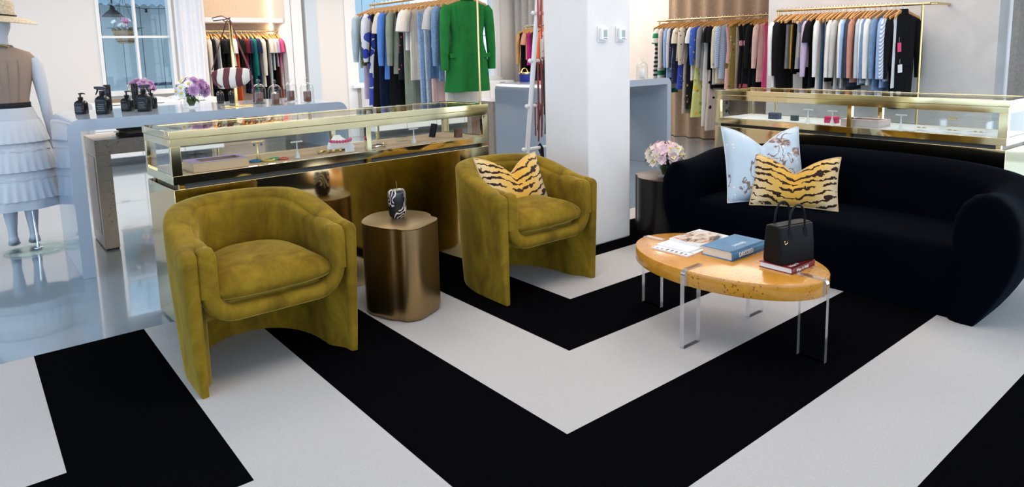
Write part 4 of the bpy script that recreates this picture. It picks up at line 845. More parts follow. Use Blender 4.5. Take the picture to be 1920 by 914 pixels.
bp = at_y(274, 20, 12.3); o = empty('string_bulb', (bp.x, 12.3, bp.z)); MB().ball((0, 0, -.05), .025, n=10, m=6).build('bulb', clear_glass, o); MB().lathe([(.018, -.03), (.018, .03)], 10).build('socket', black_matte, o); MB().tube([(-.8, 0, .10), (0, 0, .03), (.8, 0, .05)], .005, 5).build('cord', black_matte, o); tag(o, 'single bulb on a dark cord outside the window', 'bulb')
gp = at_y(307, 170, 12.6); o = empty('garden_chair', (gp.x, 12.6, -.12)); 
for x in (-.2, .2): MB().tube([(x, .2, 0), (x, .2, 1.13)], .02, 6).build('post', M('navy_paint', (.03, .06, .12), .5), o)
for z in (.9, 1.04): MB().box(-.2, .18, z, .2, .21, z + .05).build('back_slat', M('navy_paint', (0, 0, 0)), o)
MB().box(-.22, -.22, .42, .22, .22, .46).build('seat', M('navy_paint', (0, 0, 0)), o)
for x in (-.2, .2): MB().tube([(x, -.2, 0), (x, -.2, .42)], .02, 6).build('leg', M('navy_paint', (0, 0, 0)), o)
tag(o, 'dark garden chair outside the window, only its back showing', 'chair')
# ---- thermostats
for px, lab in ((1128, 'left white thermostat on the column'), (1162, 'right white thermostat on the column')):
    q = at_y(px, 64, CY0); root = empty('thermostat', (q.x, CY0 - .0005, q.z)); MB().box(-.043, -.006, -.052, .043, 0, .052).build('wall_plate', white_pl, root, bevel=.003); b = MB().box(-.030, -.026, -.040, .036, -.006, .040).build('body', white_pl, root, bevel=.004); MB().box(-.008, -.0268, -.020, .026, -.0258, .026).build('screen', screen_m, b, smooth=False); MB().box(-.008, -.0268, -.031, .026, -.0258, -.026).build('button_strip', label_txt, b, smooth=False); tag(root, lab, 'thermostat', 'thermostats on the column')
# ---- leaning ladder with belts
lad = empty('ladder'); lx = 3.29; yb, ytp = 3.93, 3.605; ht = 2.35
def ly(z): return yb + (ytp - yb) * z / ht
for x in (lx, lx + .42): MB().tube([(x, ly(.016), .016), (x, ly(ht), ht)], .019, 10).build('side_rail', white_pl, lad)
for z in (.28, .616, .945, 1.28, 1.62, 1.955, 2.27): rg_ = MB().tube([(lx - .035, ly(z), z), (lx + .455, ly(z), z)], .0125, 8).build('rung', white_pl, lad); MB().ball((lx - .036, ly(z), z), .017, n=10, m=6).build('end_cap', white_pl, rg_)
tag(lad, 'white round ladder leaning behind the column, hung with belts', 'ladder')
def belt(x, z, col, w_, ln, lab, nm='belt', dx=.0):
    y = ly(z); pts = [(x, y - .016, z - ln), (x + .006, y - .018, z - ln * .5), (x, y - .016, z), (x, y, z + .016), (x, y + .016, z), (x + dx, y + .018, z - ln * .4), (x + dx * 1.5, y + .017, z - ln * .85)]
    o = MB().tube(pts, w_, 6, flat=(1.0, .22)).build(nm, col, None); tag(o, lab, 'belt', 'belts on the white ladder'); return o
redl = M('red_leather', (.50, .018, .010), .45); rust = M('rust_leather', (.20, .03, .018), .5); brn = M('dark_brown_leather', (.035, .018, .013), .45); yk = .02
belt(lx + .062, 1.955, redl, .020, .45, 'bright red wide belt hanging from the top rung', dx=.01); belt(lx - .018, 1.955, redl, .008, .52, 'thin red belt hanging outside the ladder rail')
belt(lx + .10, 1.62, redl, .010, .42, 'thin red belt hanging from the second rung', dx=.02); belt(lx + .055, 1.28, rust, .011, .46, 'rust brown belt hanging from the middle rung nearest the rail'); belt(lx + .085, 1.28, brn, .012, .40, 'dark brown belt beside the rust belt on the middle rung', dx=.02); belt(lx + .115, 1.28, leather, .012, .36, 'black belt hanging from the middle rung'); belt(lx + .145, 1.28, brn, .010, .5, 'narrow brown belt closest to the column on the middle rung')
belt(lx + .06, .945, rust, .009, .27, 'thin rust belt hanging from the lower rung'); belt(lx + .09, .945, rust, .009, .24, 'second thin rust belt on the lower rung'); belt(lx + .13, .945, brn, .012, .22, 'short dark brown belt on the lower rung by the column', dx=-.03); belt(lx + .13, .616, leather, .022, .26, 'wide black belt hanging from the lowest visible rung', dx=.05)
# blue bag on the right hand desk
q = at_z(984, 153, 1.0125); root = empty('bucket_bag', (q.x, q.y, 1.013)); MB().lathe([(.055, 0), (.062, .01), (.066, .085)], 20).build('bag_body', M('cobalt_leather', (.02, .04, .30), .4), root); MB().lathe([(.067, .085), (.068, .1), (.055, .105)], 20).build('gold_rim', gold_m, root); MB().tube([(-.05, 0, .1), (-.03, 0, .14), (0, 0, .15), (.03, 0, .14), (.05, 0, .1)], .006, 6).build('handle', gold_m, root); tag(root, 'cobalt blue bucket bag with gold rim on the desk beside the ladder', 'bag')

# ================================================================ mannequin seen from behind
def mannequin():
    root = empty('mannequin', (.275, 5.965, 0), -.04)
    g = MB(); g.lathe([(.19, .002), (.195, .006), (.195, .012), (.19, .016)], 40, (.06, -.03, 0)).build('glass_base', thin_glass('green_base_glass', (.90, .97, .95), .06), root)
    def E(c, a, b, z, n=20, rot=0): return [(c[0] + a * math.cos(2 * PI * k / n), c[1] + b * math.sin(2 * PI * k / n), z) for k in range(n)]
    body = [E((0, 0), *v) for v in ((.10, .09, .80), (.155, .11, .88), (.150, .108, .95), (.118, .09, 1.06), (.120, .09, 1.12), (.145, .105, 1.22), (.165, .105, 1.33), (.178, .085, 1.395), (.150, .070, 1.425), (.07, .058, 1.452), (.050, .052, 1.49), (.050, .054, 1.535))]
    body += [E((0, .012), *v) for v in ((.058, .070, 1.56), (.072, .092, 1.60), (.078, .100, 1.66), (.074, .096, 1.72), (.052, .068, 1.765), (.02, .025, 1.782))]
    mb = MB().loft(body)
    for s in (-1, 1):
        # leg down to a raised heel
        x = .062 * s; lg = [E((x * a, b), c, d, z, 14) for a, b, c, d, z in ((1, .0, .082, .085, .82), (1, .005, .072, .075, .66), (1, .01, .052, .055, .50), (1, -.005, .050, .055, .40), (1, .0, .042, .046, .27), (1, .012, .028, .032, .15), (1, .016, .027, .034, .105))]
        mb.loft(lg)
        # the foot on tiptoe, pointing away
        mb.loft([[(x + w_ * math.cos(a), y + 0 * a, z + hh * math.sin(a)) for a in [2 * PI * k / 12 for k in range(12)]] for w_, hh, y, z in ((.018, .022, -.030, .096), (.030, .030, -.015, .095), (.031, .036, .02, .088), (.034, .030, .07, .060), (.040, .020, .115, .038), (.034, .014, .150, .031), (.012, .006, .17, .027))])
        # arm hanging beside the skirt, ending in a slightly curled hand
        ax = [(.172 * s, .0, 1.385), (.190 * s, 0, 1.33), (.208 * s, -.006, 1.20), (.218 * s, -.012, 1.08), (.228 * s, .004, .98), (.238 * s, .018, .86), (.240 * s, .024, .815)]
        mb.tube(ax, [.046, .050, .042, .036, .034, .025, .023], 12)
        mb.tube([(.240 * s, .024, .82), (.241 * s, .028, .78), (.241 * s, .032, .74)], [.022, .030, .026], 10, flat=(.62, 1.1))
        for f in range(4): mb.tube([(.241 * s, .012 + .013 * f, .745), (.240 * s, .014 + .013 * f, .705 + .004 * abs(f - 1.5)), (.234 * s, .018 + .013 * f, .672 + .006 * abs(f - 1.5))], [.0085, .0078, .006], 7)
        mb.tube([(.238 * s, .048, .79), (.232 * s, .064, .755), (.226 * s, .066, .725)], [.010, .009, .007], 7)
    mb.build('figure', mann_m, root, angle=80)
    # sleeveless knit top, belt, tiered skirt
    tan = M('tan_knit', (.30, .215, .165), .9, bmp=(160, .3, .002)); blk = black_matte
    MB().loft([E((0, 0), *v, n=28) for v in ((.130, .102, 1.05), (.132, .102, 1.10), (.158, .118, 1.22), (.180, .120, 1.33), (.192, .10, 1.395), (.166, .086, 1.428), (.082, .068, 1.462), (.060, .062, 1.475))]).build('knit_top', tan, root)
    MB().tube([(.064 * math.cos(2 * PI * k / 24), .066 * math.sin(2 * PI * k / 24), 1.468) for k in range(24)], .012, 8, True).build('ribbed_collar', M('taupe_rib', (.20, .15, .12), .9), root)
    for xx in (-.09, -.03, .03, .09): MB().tube([(xx * .8, -.112 * (1 - (xx / .2) ** 2) - .004, 1.08), (xx, -.123 * (1 - (xx / .25) ** 2) - .003, 1.25), (xx, -.112 * (1 - (xx / .25) ** 2) - .006, 1.38)], .0025, 5).build('seam', tan, root)
    MB().loft([E((0, 0), *v, n=28) for v in ((.136, .108, 1.035), (.138, .110, 1.04), (.138, .110, 1.072), (.136, .108, 1.077))]).build('black_belt', blk, root)
    skm = M('white_tiered_cotton', (.60, .61, .64), .85); lace = M('white_lace', (.52, .53, .56), .9)
    def frill(z1, z0, r1, r0, nm, mat, amp, nw, scal=False):
        rings = []
        n = 144
        for i in range(6):
            t = i / 5; r = r1 + (r0 - r1) * t; A = amp * t
            rings.append([((r + A * math.sin(nw * 2 * PI * k / n) + A * .5 * math.sin(5 * 2 * PI * k / n + i)) * math.cos(2 * PI * k / n) * 1.02, (r + A * math.sin(nw * 2 * PI * k / n)) * .88 * math.sin(2 * PI * k / n), z1 + (z0 - z1) * t + (.009 * abs(math.sin(9 * 2 * PI * k / n)) if scal and i == 5 else 0)) for k in range(n)])
        MB().loft(rings, True, False).build(nm, mat, root, angle=80)
    MB().loft([E((0, 0), a, b, z, 40) for a, b, z in ((.132, .105, 1.045), (.165, .135, .93), (.205, .175, .75), (.245, .21, .55), (.275, .24, .375))], True, False).build('skirt_lining', skm, root)
    frill(1.04, .93, .142, .178, 'lace_tier', lace, .002, 12, True); frill(.955, .80, .176, .222, 'ruffle_tier', skm, .007, 30); frill(.80, .735, .205, .226, 'lace_tier', lace, .002, 12, True); frill(.765, .60, .217, .256, 'ruffle_tier', skm, .008, 32); frill(.60, .535, .24, .262, 'lace_tier', lace, .002, 12, True); frill(.565, .40, .252, .290, 'ruffle_tier', skm, .009, 34); frill(.42, .335, .275, .298, 'hem_flounce', lace, .010, 9)
    straw = M('woven_straw', (.60, .50, .36), .8, var=((.42, .33, .22), 90, .45, .6))
    hat = MB().lathe([(.004, 1.815), (.05, 1.813), (.082, 1.80), (.092, 1.77), (.100, 1.705), (.102, 1.695), (.15, 1.690), (.205, 1.672), (.232, 1.655), (.229, 1.652), (.20, 1.664), (.15, 1.681), (.099, 1.687)], 40, cap=False).build('straw_hat', straw, root); hat.rotation_euler = (.06, .10, 0); hat.location = (-.16, .115, .005)
    MB().tube([(.104 * math.cos(2 * PI * k / 32), .104 * math.sin(2 * PI * k / 32), 1.70) for k in range(32)], .006, 6, True).build('hat_band', blk, hat)
    MB().tube([(-.03, -.075, 1.468), (-.005, -.085, 1.482), (.03, -.082, 1.474), (.05, -.07, 1.466)], .006, 6).build('gold_necklace', gold_m, root); MB().tube([(.0, -.085, 1.482), (-.02, -.088, 1.505)], .004, 6).build('necklace_tail', gold_m, root)
    MB().tube([(.075, -.06, .012), (.072, -.055, .14), (.066, -.04, .30)], .007, 8).build('support_rod', chrome_m, root); MB().lathe([(.03, .016), (.03, .022), (.012, .026), (.012, .05)], 16, (.075, -.06, 0)).build('rod_foot', chrome_m, root)
    tag(root, 'white mannequin from behind in a straw hat, tan top and tiered white skirt', 'mannequin'); return root
mannequin()
# ================================================================ clothes racks
def pat(name, f):
    m, t, b = nt(name); b.inputs['Roughness'].default_value = .85; b.inputs['Specular IOR Level'].default_value = .2; t.links.new(f(t), b.inputs['Base Color']); cloth_folds(t, b); MATS[name] = m; return m
def cloth_folds(t, b): bump(t, b, noise(t, objco(t, (16, 16, 1.6)), 1.6, 3, .5, .4), .55, .03)
def floral(name, bg, cols, scale, cover=.5):
    def f(t):
        co = objco(t, (1, .6, 1)); n = N(t, 'ShaderNodeTexVoronoi', Scale=scale); t.links.new(co, n.inputs['Vector'])
        d = math_(t, 'ADD', n.outputs['Distance'], math_(t, 'MULTIPLY', noise(t, co, scale * 2.2, 2), .35)); msk = math_(t, 'LESS_THAN', d, .18 + cover * .6)
        sp = N(t, 'ShaderNodeSeparateColor'); t.links.new(n.outputs['Color'], sp.inputs[0]); k = len(cols)
        return mix(t, msk, bg, ramp(t, sp.outputs[0], [(i / k, c) for i, c in enumerate(cols)], 'CONSTANT'))
    return pat(name, f)
def check(name, a, b_, fr):
    def f(t):
        c = N(t, 'ShaderNodeTexChecker', Scale=fr); t.links.new(objco(t, (1, 1, 1)), c.inputs[0]); c.inputs[1].default_value = C4(a); c.inputs[2].default_value = C4(b_); return c.outputs[0]
    return pat(name, f)
def folded(m): t = m.node_tree; cloth_folds(t, t.nodes['Principled BSDF']); return m
def denim(name, c): return folded(M(name, c, .9, var=(tuple(x * .72 for x in c), 35, .35, .65)))
def cl(name, c, v=.82): return folded(M('cloth_' + name, c, .88, var=(tuple(x * v for x in c), 9, .35, .7), spec=.15))
BK = folded(M('cloth_black', (.006, .006, .007), .85, spec=.12)); NV = cl('navy', (.012, .02, .055)); WH = cl('white', (.74, .73, .72), .92); CR = cl('cream', (.70, .62, .53), .9); GR = cl('grey', (.28, .28, .30)); LG = cl('light_grey', (.52, .50, .48), .9)
PK = cl('pink', (.75, .10, .26)); PP = cl('pale_pink', (.74, .50, .46)); RS = cl('rust', (.27, .055, .022)); BG_ = cl('burgundy', (.12, .010, .016)); TE = cl('teal', (.01, .13, .12)); LI = cl('lilac', (.52, .42, .58)); OR = cl('orange', (.75, .12, .03)); TN = cl('tan', (.50, .29, .14)); BR = cl('brown', (.06, .025, .015)); MG = cl('magenta', (.50, .02, .22)); SG = cl('sage', (.26, .29, .23)); SK = cl('sky', (.30, .44, .70)); BL = cl('bright_blue', (.10, .24, .66)); PB = cl('pale_blue', (.46, .55, .62)); YE = cl('mustard', (.72, .40, .06)); DP = cl('dusty_pink', (.56, .26, .19)); CH = cl('charcoal', (.035, .037, .042)); BE = cl('beige', (.50, .41, .31)); GN = cl('green', (.017, .175, .036), .8)
DN = denim('denim', (.10, .20, .36)); LD = denim('light_denim', (.30, .44, .66)); PD = denim('pale_denim', (.42, .53, .63)); CB = denim('chambray', (.17, .28, .46)); DD = denim('dark_denim', (.025, .045, .09))
SEQ = floral('black_white_sequins', (.01, .01, .012), ((.5, .5, .5), (.02, .02, .02), (.02, .02, .02)), 30, .45); NSEQ = floral('navy_sequins', (.01, .015, .05), ((.35, .4, .6), (.02, .03, .1), (.02, .03, .08)), 30, .45)
WBF = floral('white_blue_floral', (.66, .67, .72), ((.03, .05, .36), (.03, .05, .36), (.05, .08, .42)), 10, .9); DGF = floral('dark_green_floral', (.03, .07, .03), ((.5, .12, .03), (.12, .22, .05), (.4, .3, .06), (.03, .06, .03)), 113, .55); BPF = floral('black_pink_floral', (.01, .01, .014), ((.6, .12, .25), (.01, .01, .01), (.35, .05, .15)), 25, .35)
RDT = floral('red_dots_on_cream', (.66, .58, .52), ((.4, .08, .08), (.66, .58, .52)), 24, .22); GWP = floral('grey_white_print', (.55, .55, .58), ((.2, .22, .28), (.55, .55, .58)), 26, .35); DOT = floral('black_dots_on_beige', (.55, .48, .38), ((.03, .03, .03), (.03, .03, .03), (.55, .48, .38)), 20, .30); SNK = floral('snake_print', (.36, .32, .28), ((.12, .10, .09), (.45, .42, .38)), 24, .45)
BKF = floral('black_folk_floral', (.012, .012, .014), ((.45, .05, .06), (.35, .3, .2), (.02, .1, .05), (.012, .012, .014)), 18, .45); BYF = floral('blue_yellow_floral', (.05, .12, .48), ((.6, .42, .1), (.05, .12, .48), (.1, .2, .5)), 18, .5); YGF = floral('yellow_green_floral', (.55, .58, .22), ((.65, .5, .05), (.25, .38, .1), (.72, .7, .45), (.6, .15, .03)), 12, .6); YCF = floral('cream_yellow_floral', (.66, .60, .46), ((.6, .42, .1), (.45, .3, .25), (.66, .6, .46)), 18, .5); OPF = floral('orange_pink_floral', (.70, .42, .40), ((.72, .25, .04), (.75, .60, .58), (.6, .15, .2), (.15, .12, .04)), 9, .6); OKF = floral('orange_khaki_floral', (.30, .22, .07), ((.65, .2, .05), (.55, .45, .25), (.1, .1, .04)), 20, .45); BLF = floral('black_big_flowers', (.008, .008, .01), ((.55, .10, .16), (.60, .28, .34), (.008, .008, .01), (.03, .10, .07), (.008, .008, .01), (.008, .008, .01)), 7, .5); LEAFP = floral('cream_black_leaves', (.55, .47, .42), ((.012, .012, .012), (.012, .012, .012), (.55, .47, .42)), 13, .55); RBP = floral('royal_blue_print', (.04, .07, .40), ((.45, .48, .65), (.04, .07, .4)), 24, .3); WFL = floral('white_speckle_print', (.68, .60, .55), ((.35, .2, .18), (.68, .6, .55), (.5, .4, .36)), 30, .35)
NWS = stripe_mat('navy_white_diagonal', ((.02, .03, .05), (.62, .60, .58)), 0.001, 0, 16., .85); GWS = stripe_mat('green_white_stripe', ((.01, .20, .08), (.68, .64, .60)), .001, 0, 7.5, .85); BST = stripe_mat('blue_white_pinstripe', ((.70, .71, .74), (.25, .33, .5)), 45, 0, 30, .85); WBS = stripe_mat('white_blue_block', ((.72, .70, .69), (.36, .44, .58)), .001, 0, 2.0); GING = check('blue_gingham', (.22, .33, .55), (.55, .62, .72), 70); MRB = floral('grey_marble', (.35, .33, .33), ((.1, .09, .09), (.45, .42, .42)), 18, .4); NAVP = floral('navy_speckle', (.03, .04, .09), ((.3, .3, .35), (.03, .04, .09)), 30, .3)

# wooden hanger, made once
def make_hanger():
    n = 22; rings = []
    for i in range(n + 1):
        u = -.212 + .424 * i / n; a = abs(u) / .212; z = -.070 - .066 * a ** 1.35; hh = .011 + .008 * (1 - a) ** 2 + (.004 if a > .9 else 0); y = .012 * a * a
        rings.append([(u, y - .007, z - hh), (u, y + .007, z - hh), (u, y + .007, z + hh), (u, y - .007, z + hh)])
    o = MB().loft(rings).build('clothes_hanger', hang_wood, None, bevel=.003)
    pts = [(0, 0, -.055), (0, 0, -.02)] + [(.016 * math.sin(a) , 0, -.001 - .016 * math.cos(a) ) for a in [.35 + 4.2 * i / 10 for i in range(11)]]
    MB().tube(pts, .0019, 6).build('hook', chrome_m, o); return o
HANGER = make_hanger(); hang_used = [False]
def garment_mesh(kind, Lg, W, T, R, flare=1.0):
    n = 26; rings = []; kf = R.choice([3, 4, 5]); ph = R.uniform(0, 6)
    def ring(z, w_, t_, slope, fold):
        out = []
        for k in range(n):
            a = 2 * PI * k / n; c, s = math.cos(a), math.sin(a); x = math.copysign(abs(c) ** .8, c) * w_; y = math.copysign(abs(s) ** .75, s) * t_ + fold * t_ * .9 * (math.sin(kf * x / max(w_, .01) * 1.6 + ph) + .5 * math.sin(2.3 * kf * x / max(w_, .01) + 2 * ph))
            out.append((x, y, z - slope * abs(x)))
        return out
    if kind in ('trousers', 'skirt'):
        z0 = -.16; rows = 8
        for i in range(rows + 1):
            t = i / rows; w_ = W * (1 + (flare - 1) * t); rings.append(ring(z0 - Lg * t, w_, T * (.55 + .45 * t), 0, .5 * t))
    else:
        rings.append(ring(-.088, .045, T * .35, 0, 0)); rings.append(ring(-.095, W * .55, T * .5, .17, 0)); rings.append(ring(-.098, W * .92, T * .55, .21, 0)); rings.append(ring(-.115, W, T * .62, .21, .05))
        rows = 9
        for i in range(1, rows + 1):
            t = i / rows; waist = -(.10 if kind == 'dress' else .17) * math.exp(-((t * Lg - .32) / .13) ** 2) * (kind in ('dress', 'blazer')); w_ = W * (.93 + waist + (flare - .93) * max(0, t - .3) / .7); rings.append(ring(-.115 - Lg * t, w_, T * (.65 + .35 * t), .21 * (1 - t) ** 3, .55 * t))
    return MB().loft(rings)
def sleeve_mesh(side, W, L, r0, r1, R, cuff=False):
    x = side * (W - .012); sw = R.uniform(-.01, .014); pts = [(x, 0, -.150), (side * (W + .012), 0, -.19), (side * (W + .028), sw * .3, -.19 - L * .3), (side * (W + .036), sw, -.19 - L * .65), (side * (W + .034 + .01 * R.random()), sw * 1.4, -.19 - L)]
    return MB().tube(pts, [r0 * .75, r0, r0 * .95, (r0 + r1) / 2, r1], 10, flat=(1.0, .62) if False else None)
def garment(P, yaw, kind, mat, Lg, label, nm, group, T=.018, W=.205, sleeve=None, flare=1.0, seed=0, lower=None, hang=True, zoff=0.):
    R = random.Random(seed); P = Vector(P)
    o = garment_mesh(kind, Lg, W, T, R, flare).build(nm, mat, None, angle=80); tag(o, label, nm.replace('_', ' '), group, P + Vector((0, 0, zoff)), yaw)
    if sleeve:
        ln, r0, r1 = {'long': (.50, .045, .030), 'short': (.16, .052, .058), 'puff': (.46, .058, .028), 'cap': (.07, .05, .05), 'blazer': (.54, .052, .036)}[sleeve]
        ts = min(1, T / .03)
        for s in (-1, 1):
            q = sleeve_mesh(s, W, ln, r0, r1, R); f = .35 + .5 * ts; q.v = [(x, y * f, z) for x, y, z in q.v]; q.build('sleeve', mat, o, angle=80)
        if Lg > .35 and kind == 'top' and R.random() < .6: MB().tube([(.046 * math.cos(2 * PI * k / 14), T * .5 * math.sin(2 * PI * k / 14), -.088) for k in range(14)], .007, 6, True).build('collar', mat, o)
    if lower:  # a skirt panel of another cloth
        m2, L2, f2 = lower; q = MB(); n = 26
        q.loft([[(math.copysign(abs(math.cos(a)) ** .8, math.cos(a)) * W * (.82 + (f2 - .82) * t), math.copysign(abs(math.sin(a)) ** .75, math.sin(a)) * T * (.9 + .3 * t) * (1 + .4 * t * math.sin(5 * a)), -.115 - Lg + .02 - L2 * t) for a in [2 * PI * k / n for k in range(n)]] for t in (0, .2, .45, .7, 1)]); q.build('skirt_panel', m2, o, angle=80)
    if hang:
        h = HANGER if not hang_used[0] else copy_tree(HANGER); hang_used[0] = True
        tag(h, 'wooden hanger carrying the ' + ' '.join(label.split()[:12]), 'hanger', 'wooden hangers ' + group.split(' ', 1)[1], P, yaw)
    return o
def swing_tag(o, x, y, z, w_, h, mat, rz=0):
    t = MB().box(-w_ / 2, -.001, -h, w_ / 2, .001, 0).build('price_tag', mat, o, smooth=False); t.location = (x, y, z); t.rotation_euler = (0, .08, rz); MB().tube([(0, 0, 0), (.004, 0, .03), (0, 0, .05)], .0008, 4).build('tag_string', paper_m, t); return t
def rail(name, A, B, posts, z0, label, r=.0125, extra=None):
    root = empty(name, (0, 0, 0)); A = Vector(A); B = Vector(B); MB().tube([A, B], r, 12).build('rail', brass2_m, root); d = (B - A).normalized(); n = int((B - A).length / .035)
    for t in posts: q = A.lerp(B, t); MB().tube([(q.x, q.y, z0), (q.x, q.y, q.z)], r * .9, 10).build('post', brass2_m, root)
    if extra: MB().tube(extra, r, 12).build('wall_return', brass2_m, root)
    tag(root, label, 'clothes rail'); return root
def fill(A, B, yaw, near, items, group, dz=.0, jitter=.10, seed=1, gap=.02, base=0.):
    """items: (pixel column where the near edge shows, kind, cloth, length, label, name, options)"""
    A = Vector(A); B = Vector(B); Ln = (B - A).length; nv = Vector((math.cos(yaw), math.sin(yaw), 0)) * near; R = random.Random(seed); ts = []
    for it in items: ts.append(on_line(A + nv + Vector((0, 0, -.25)), B + nv + Vector((0, 0, -.25)), it[0]))
    # keep neighbours apart along the rail
    order = sorted(range(len(ts)), key=lambda i: ts[i]); mn = gap / Ln
    for _ in range(60):
        for a, b in zip(order, order[1:]):
            if ts[b] - ts[a] < mn: d = (mn - ts[b] + ts[a]) / 2; ts[a] -= d; ts[b] += d
    for k, i in enumerate(order):
        if k: ts[i] = max(ts[i], ts[order[k - 1]] + mn * .98)
    pos = {}
    for k, i in enumerate(order):
        lo = ts[order[k - 1]] if k else ts[i] - 2 * mn; hi = ts[order[k + 1]] if k < len(order) - 1 else ts[i] + 2 * mn; sp = min(ts[i] - lo, hi - ts[i]) * Ln
        pos[i] = (A.lerp(B, max(.036, min(.972, ts[i]))), max(.008, min(.034, sp * .46)))
    out = []
    for i, (px, kind, mt, L, lab, nm, op) in enumerate(items):
        P, T = pos[i]; P = P + Vector((0, 0, .0135)); op = dict(op); T = op.pop('T', T); yw = yaw + base + R.uniform(-jitter, jitter) * .5 + op.pop('turn', 0)
        out.append(garment(P, yw, kind, mt, L, lab, nm, group, T=T, seed=seed * 100 + i, **op))
    return out
S = dict(sleeve='short'); LS = dict(sleeve='long'); NO = {}

# ---- rail in the alcove (runs along x)
g = 'garments on the alcove rail'; A, B = (AL[0] + .004, 10.70, 1.755), (AL[1] - .004, 10.70, 1.755); rl = rail('clothes_rail', A, B, (), 0, 'thin brass rail across the alcove under the white shelf')
W_ = dict(W=.19)
fill(A, B, PI / 2, -.20, [(386, 'dress', CR, .95, 'cream long sleeved dress at the left end of the alcove rail', 'dress', LS), (392, 'dress', BK, 1.1, 'plain black dress beside the cream dress on the alcove rail', 'dress', NO), (399, 'dress', SEQ, .75, 'black and white sequin dress on the alcove rail', 'dress', NO), (404, 'dress', BK, 1.0, 'black dress right of the sequin dress on the alcove rail', 'dress', LS), (411, 'top', WH, .75, 'narrow white blouse between black dresses on the alcove rail', 'blouse', NO), (419, 'dress', BK, 1.1, 'broad black dress behind the striped bag on the alcove rail', 'dress', dict(sleeve='short', flare=1.2)), (428, 'dress', BK, 1.0, 'second broad black dress behind the striped bag', 'dress', LS), (441, 'top', WH, .42, 'white short sleeved top behind the bag stand post', 'top', S), (447, 'dress', OR, 1.05, 'orange red dress right of the bag stand post', 'dress', NO), (454, 'dress', BK, .55, 'black top right of the orange dress', 'top', S), (463, 'top', BG_, .45, 'burgundy top on the alcove rail', 'top', S), (472, 'dress', NSEQ, .85, 'navy sequin dress on the alcove rail', 'dress', S), (478, 'dress', TE, .85, 'teal green dress on the alcove rail', 'dress', LS), (485, 'dress', NV, .7, 'navy dress right of the teal dress on the alcove rail', 'dress', S), (492, 'top', CR, .75, 'long cream tunic on the alcove rail', 'tunic', LS), (499, 'dress', BK, .95, 'slim black dress between the two cream pieces on the alcove rail', 'dress', NO), (505, 'top', CR, .85, 'cream t shirt dress on the alcove rail', 'dress', S), (509, 'top', DN, .7, 'blue denim top between cream pieces on the alcove rail', 'top', NO), (515, 'top', CR, .5, 'cream wide sleeved t shirt on the alcove rail', 't_shirt', S), (519, 'dress', BK, .85, 'black dress left of the lilac top', 'dress', NO), (523, 'top', LI, .45, 'lilac top on the alcove rail', 'top', S), (529, 'dress', RS, .95, 'rust brown dress on the alcove rail', 'dress', NO), (536, 'dress', WFL, .8, 'white dress with a speckled print on the alcove rail', 'dress', NO), (543, 'dress', GR, .75, 'grey dress left of the pink top', 'dress', NO), (549, 'top', PK, .8, 'bright pink dress at the right end of the alcove rail', 'dress', S)], g, seed=2, jitter=.25)

# ---- free standing rack with the green blazer (runs along y, away from the camera)
g = 'garments on the green blazer rack'; zB = 1.91; pf = at_z(694, 10, zB); A = Vector((pf.x, pf.y, zB)); B = Vector((pf.x + .02, 4.99, zB)); rk = rail('clothes_rack', A, B, (.02, .965), .001, 'brass clothes rack with the green blazer behind the display case')
MB().box(A.x - .26, B.y - .02, .001, A.x + .26, B.y + .12, .012).build('foot_plate', brass2_m, rk, bevel=.002); MB().box(A.x - .26, A.y - .12, .001, A.x + .26, A.y + .02, .012).build('foot_plate', brass2_m, rk, bevel=.002)
itemsB = [('top', PB, .60, 'pale blue blouse with full sleeves at the far end of the rack', 'blouse', dict(sleeve='puff')), ('dress', LI, .95, 'lilac dress behind the pale blue blouse', 'dress', NO), ('top', DGF, .55, 'dark green and orange floral blouse', 'blouse', LS), ('dress', WBF, 1.05, 'white dress with large blue flowers', 'dress', dict(sleeve='puff', flare=1.15)), ('dress', BK, 1.05, 'long black dress next to the blue flowered dress', 'dress', dict(flare=1.1)), ('dress', NV, 1.05, 'long navy dress left of the cream short sleeved blouse', 'dress', NO), ('top', CR, .36, 'short cream blouse with wide sleeves', 'blouse', S), ('top', BL, .72, 'bright blue shirt with a long sleeve hanging low', 'shirt', LS), ('dress', BK, 1.1, 'long black dress right of the bright blue shirt', 'dress', NO), ('top', SG, .66, 'sage green shirt with long sleeves', 'shirt', LS), ('dress', BPF, .72, 'black dress with pink flowers', 'dress', NO), ('trousers', SG, .95, 'sage green trousers below the white blouse', 'trousers', dict(W=.17)), ('top', WH, .42, 'white wide sleeved blouse', 'blouse', S), ('top', CR, .72, 'long cream tunic with short sleeves on the green blazer rack', 'tunic', S), ('trousers', LD, .95, 'light blue pleated jeans on the blazer rack', 'jeans', dict(W=.15)), ('trousers', PD, .95, 'faded blue jeans right of the pleated jeans', 'jeans', dict(W=.15)), ('trousers', PP, .95, 'pale pink trousers beside the jeans', 'trousers', dict(W=.12)), ('top', DN, .70, 'blue denim dress left of the green blazer', 'dress', NO), ('top', LG, .40, 'pale grey top beside the green blazer', 'top', S), ('top', CB, .72, 'mid blue denim shirt just behind the green blazer', 'shirt', LS), ('skirt', CR, .92, 'pale skirt hanging lowest behind the green blazer', 'skirt', dict(W=.19, flare=1.1))]
n = len(itemsB)
for i, (kind, mt, L, lab, nm, op) in enumerate(itemsB):
    P = A.lerp(B, .03 + .80 * i / (n - 1)) + Vector((0, 0, .0135)); garment(P, random.Random(i).uniform(-.10, .10), kind, mt, L, lab, nm, g, T=.030, seed=300 + i, **op)
gb = garment(A.lerp(B, .90) + Vector((-.02, 0, .0135)), -.16, 'blazer', GN, .82, 'bright green tailored blazer seen from the back at the near end', 'blazer', g, T=.062, W=.205, sleeve='blazer', flare=1.14, seed=77)
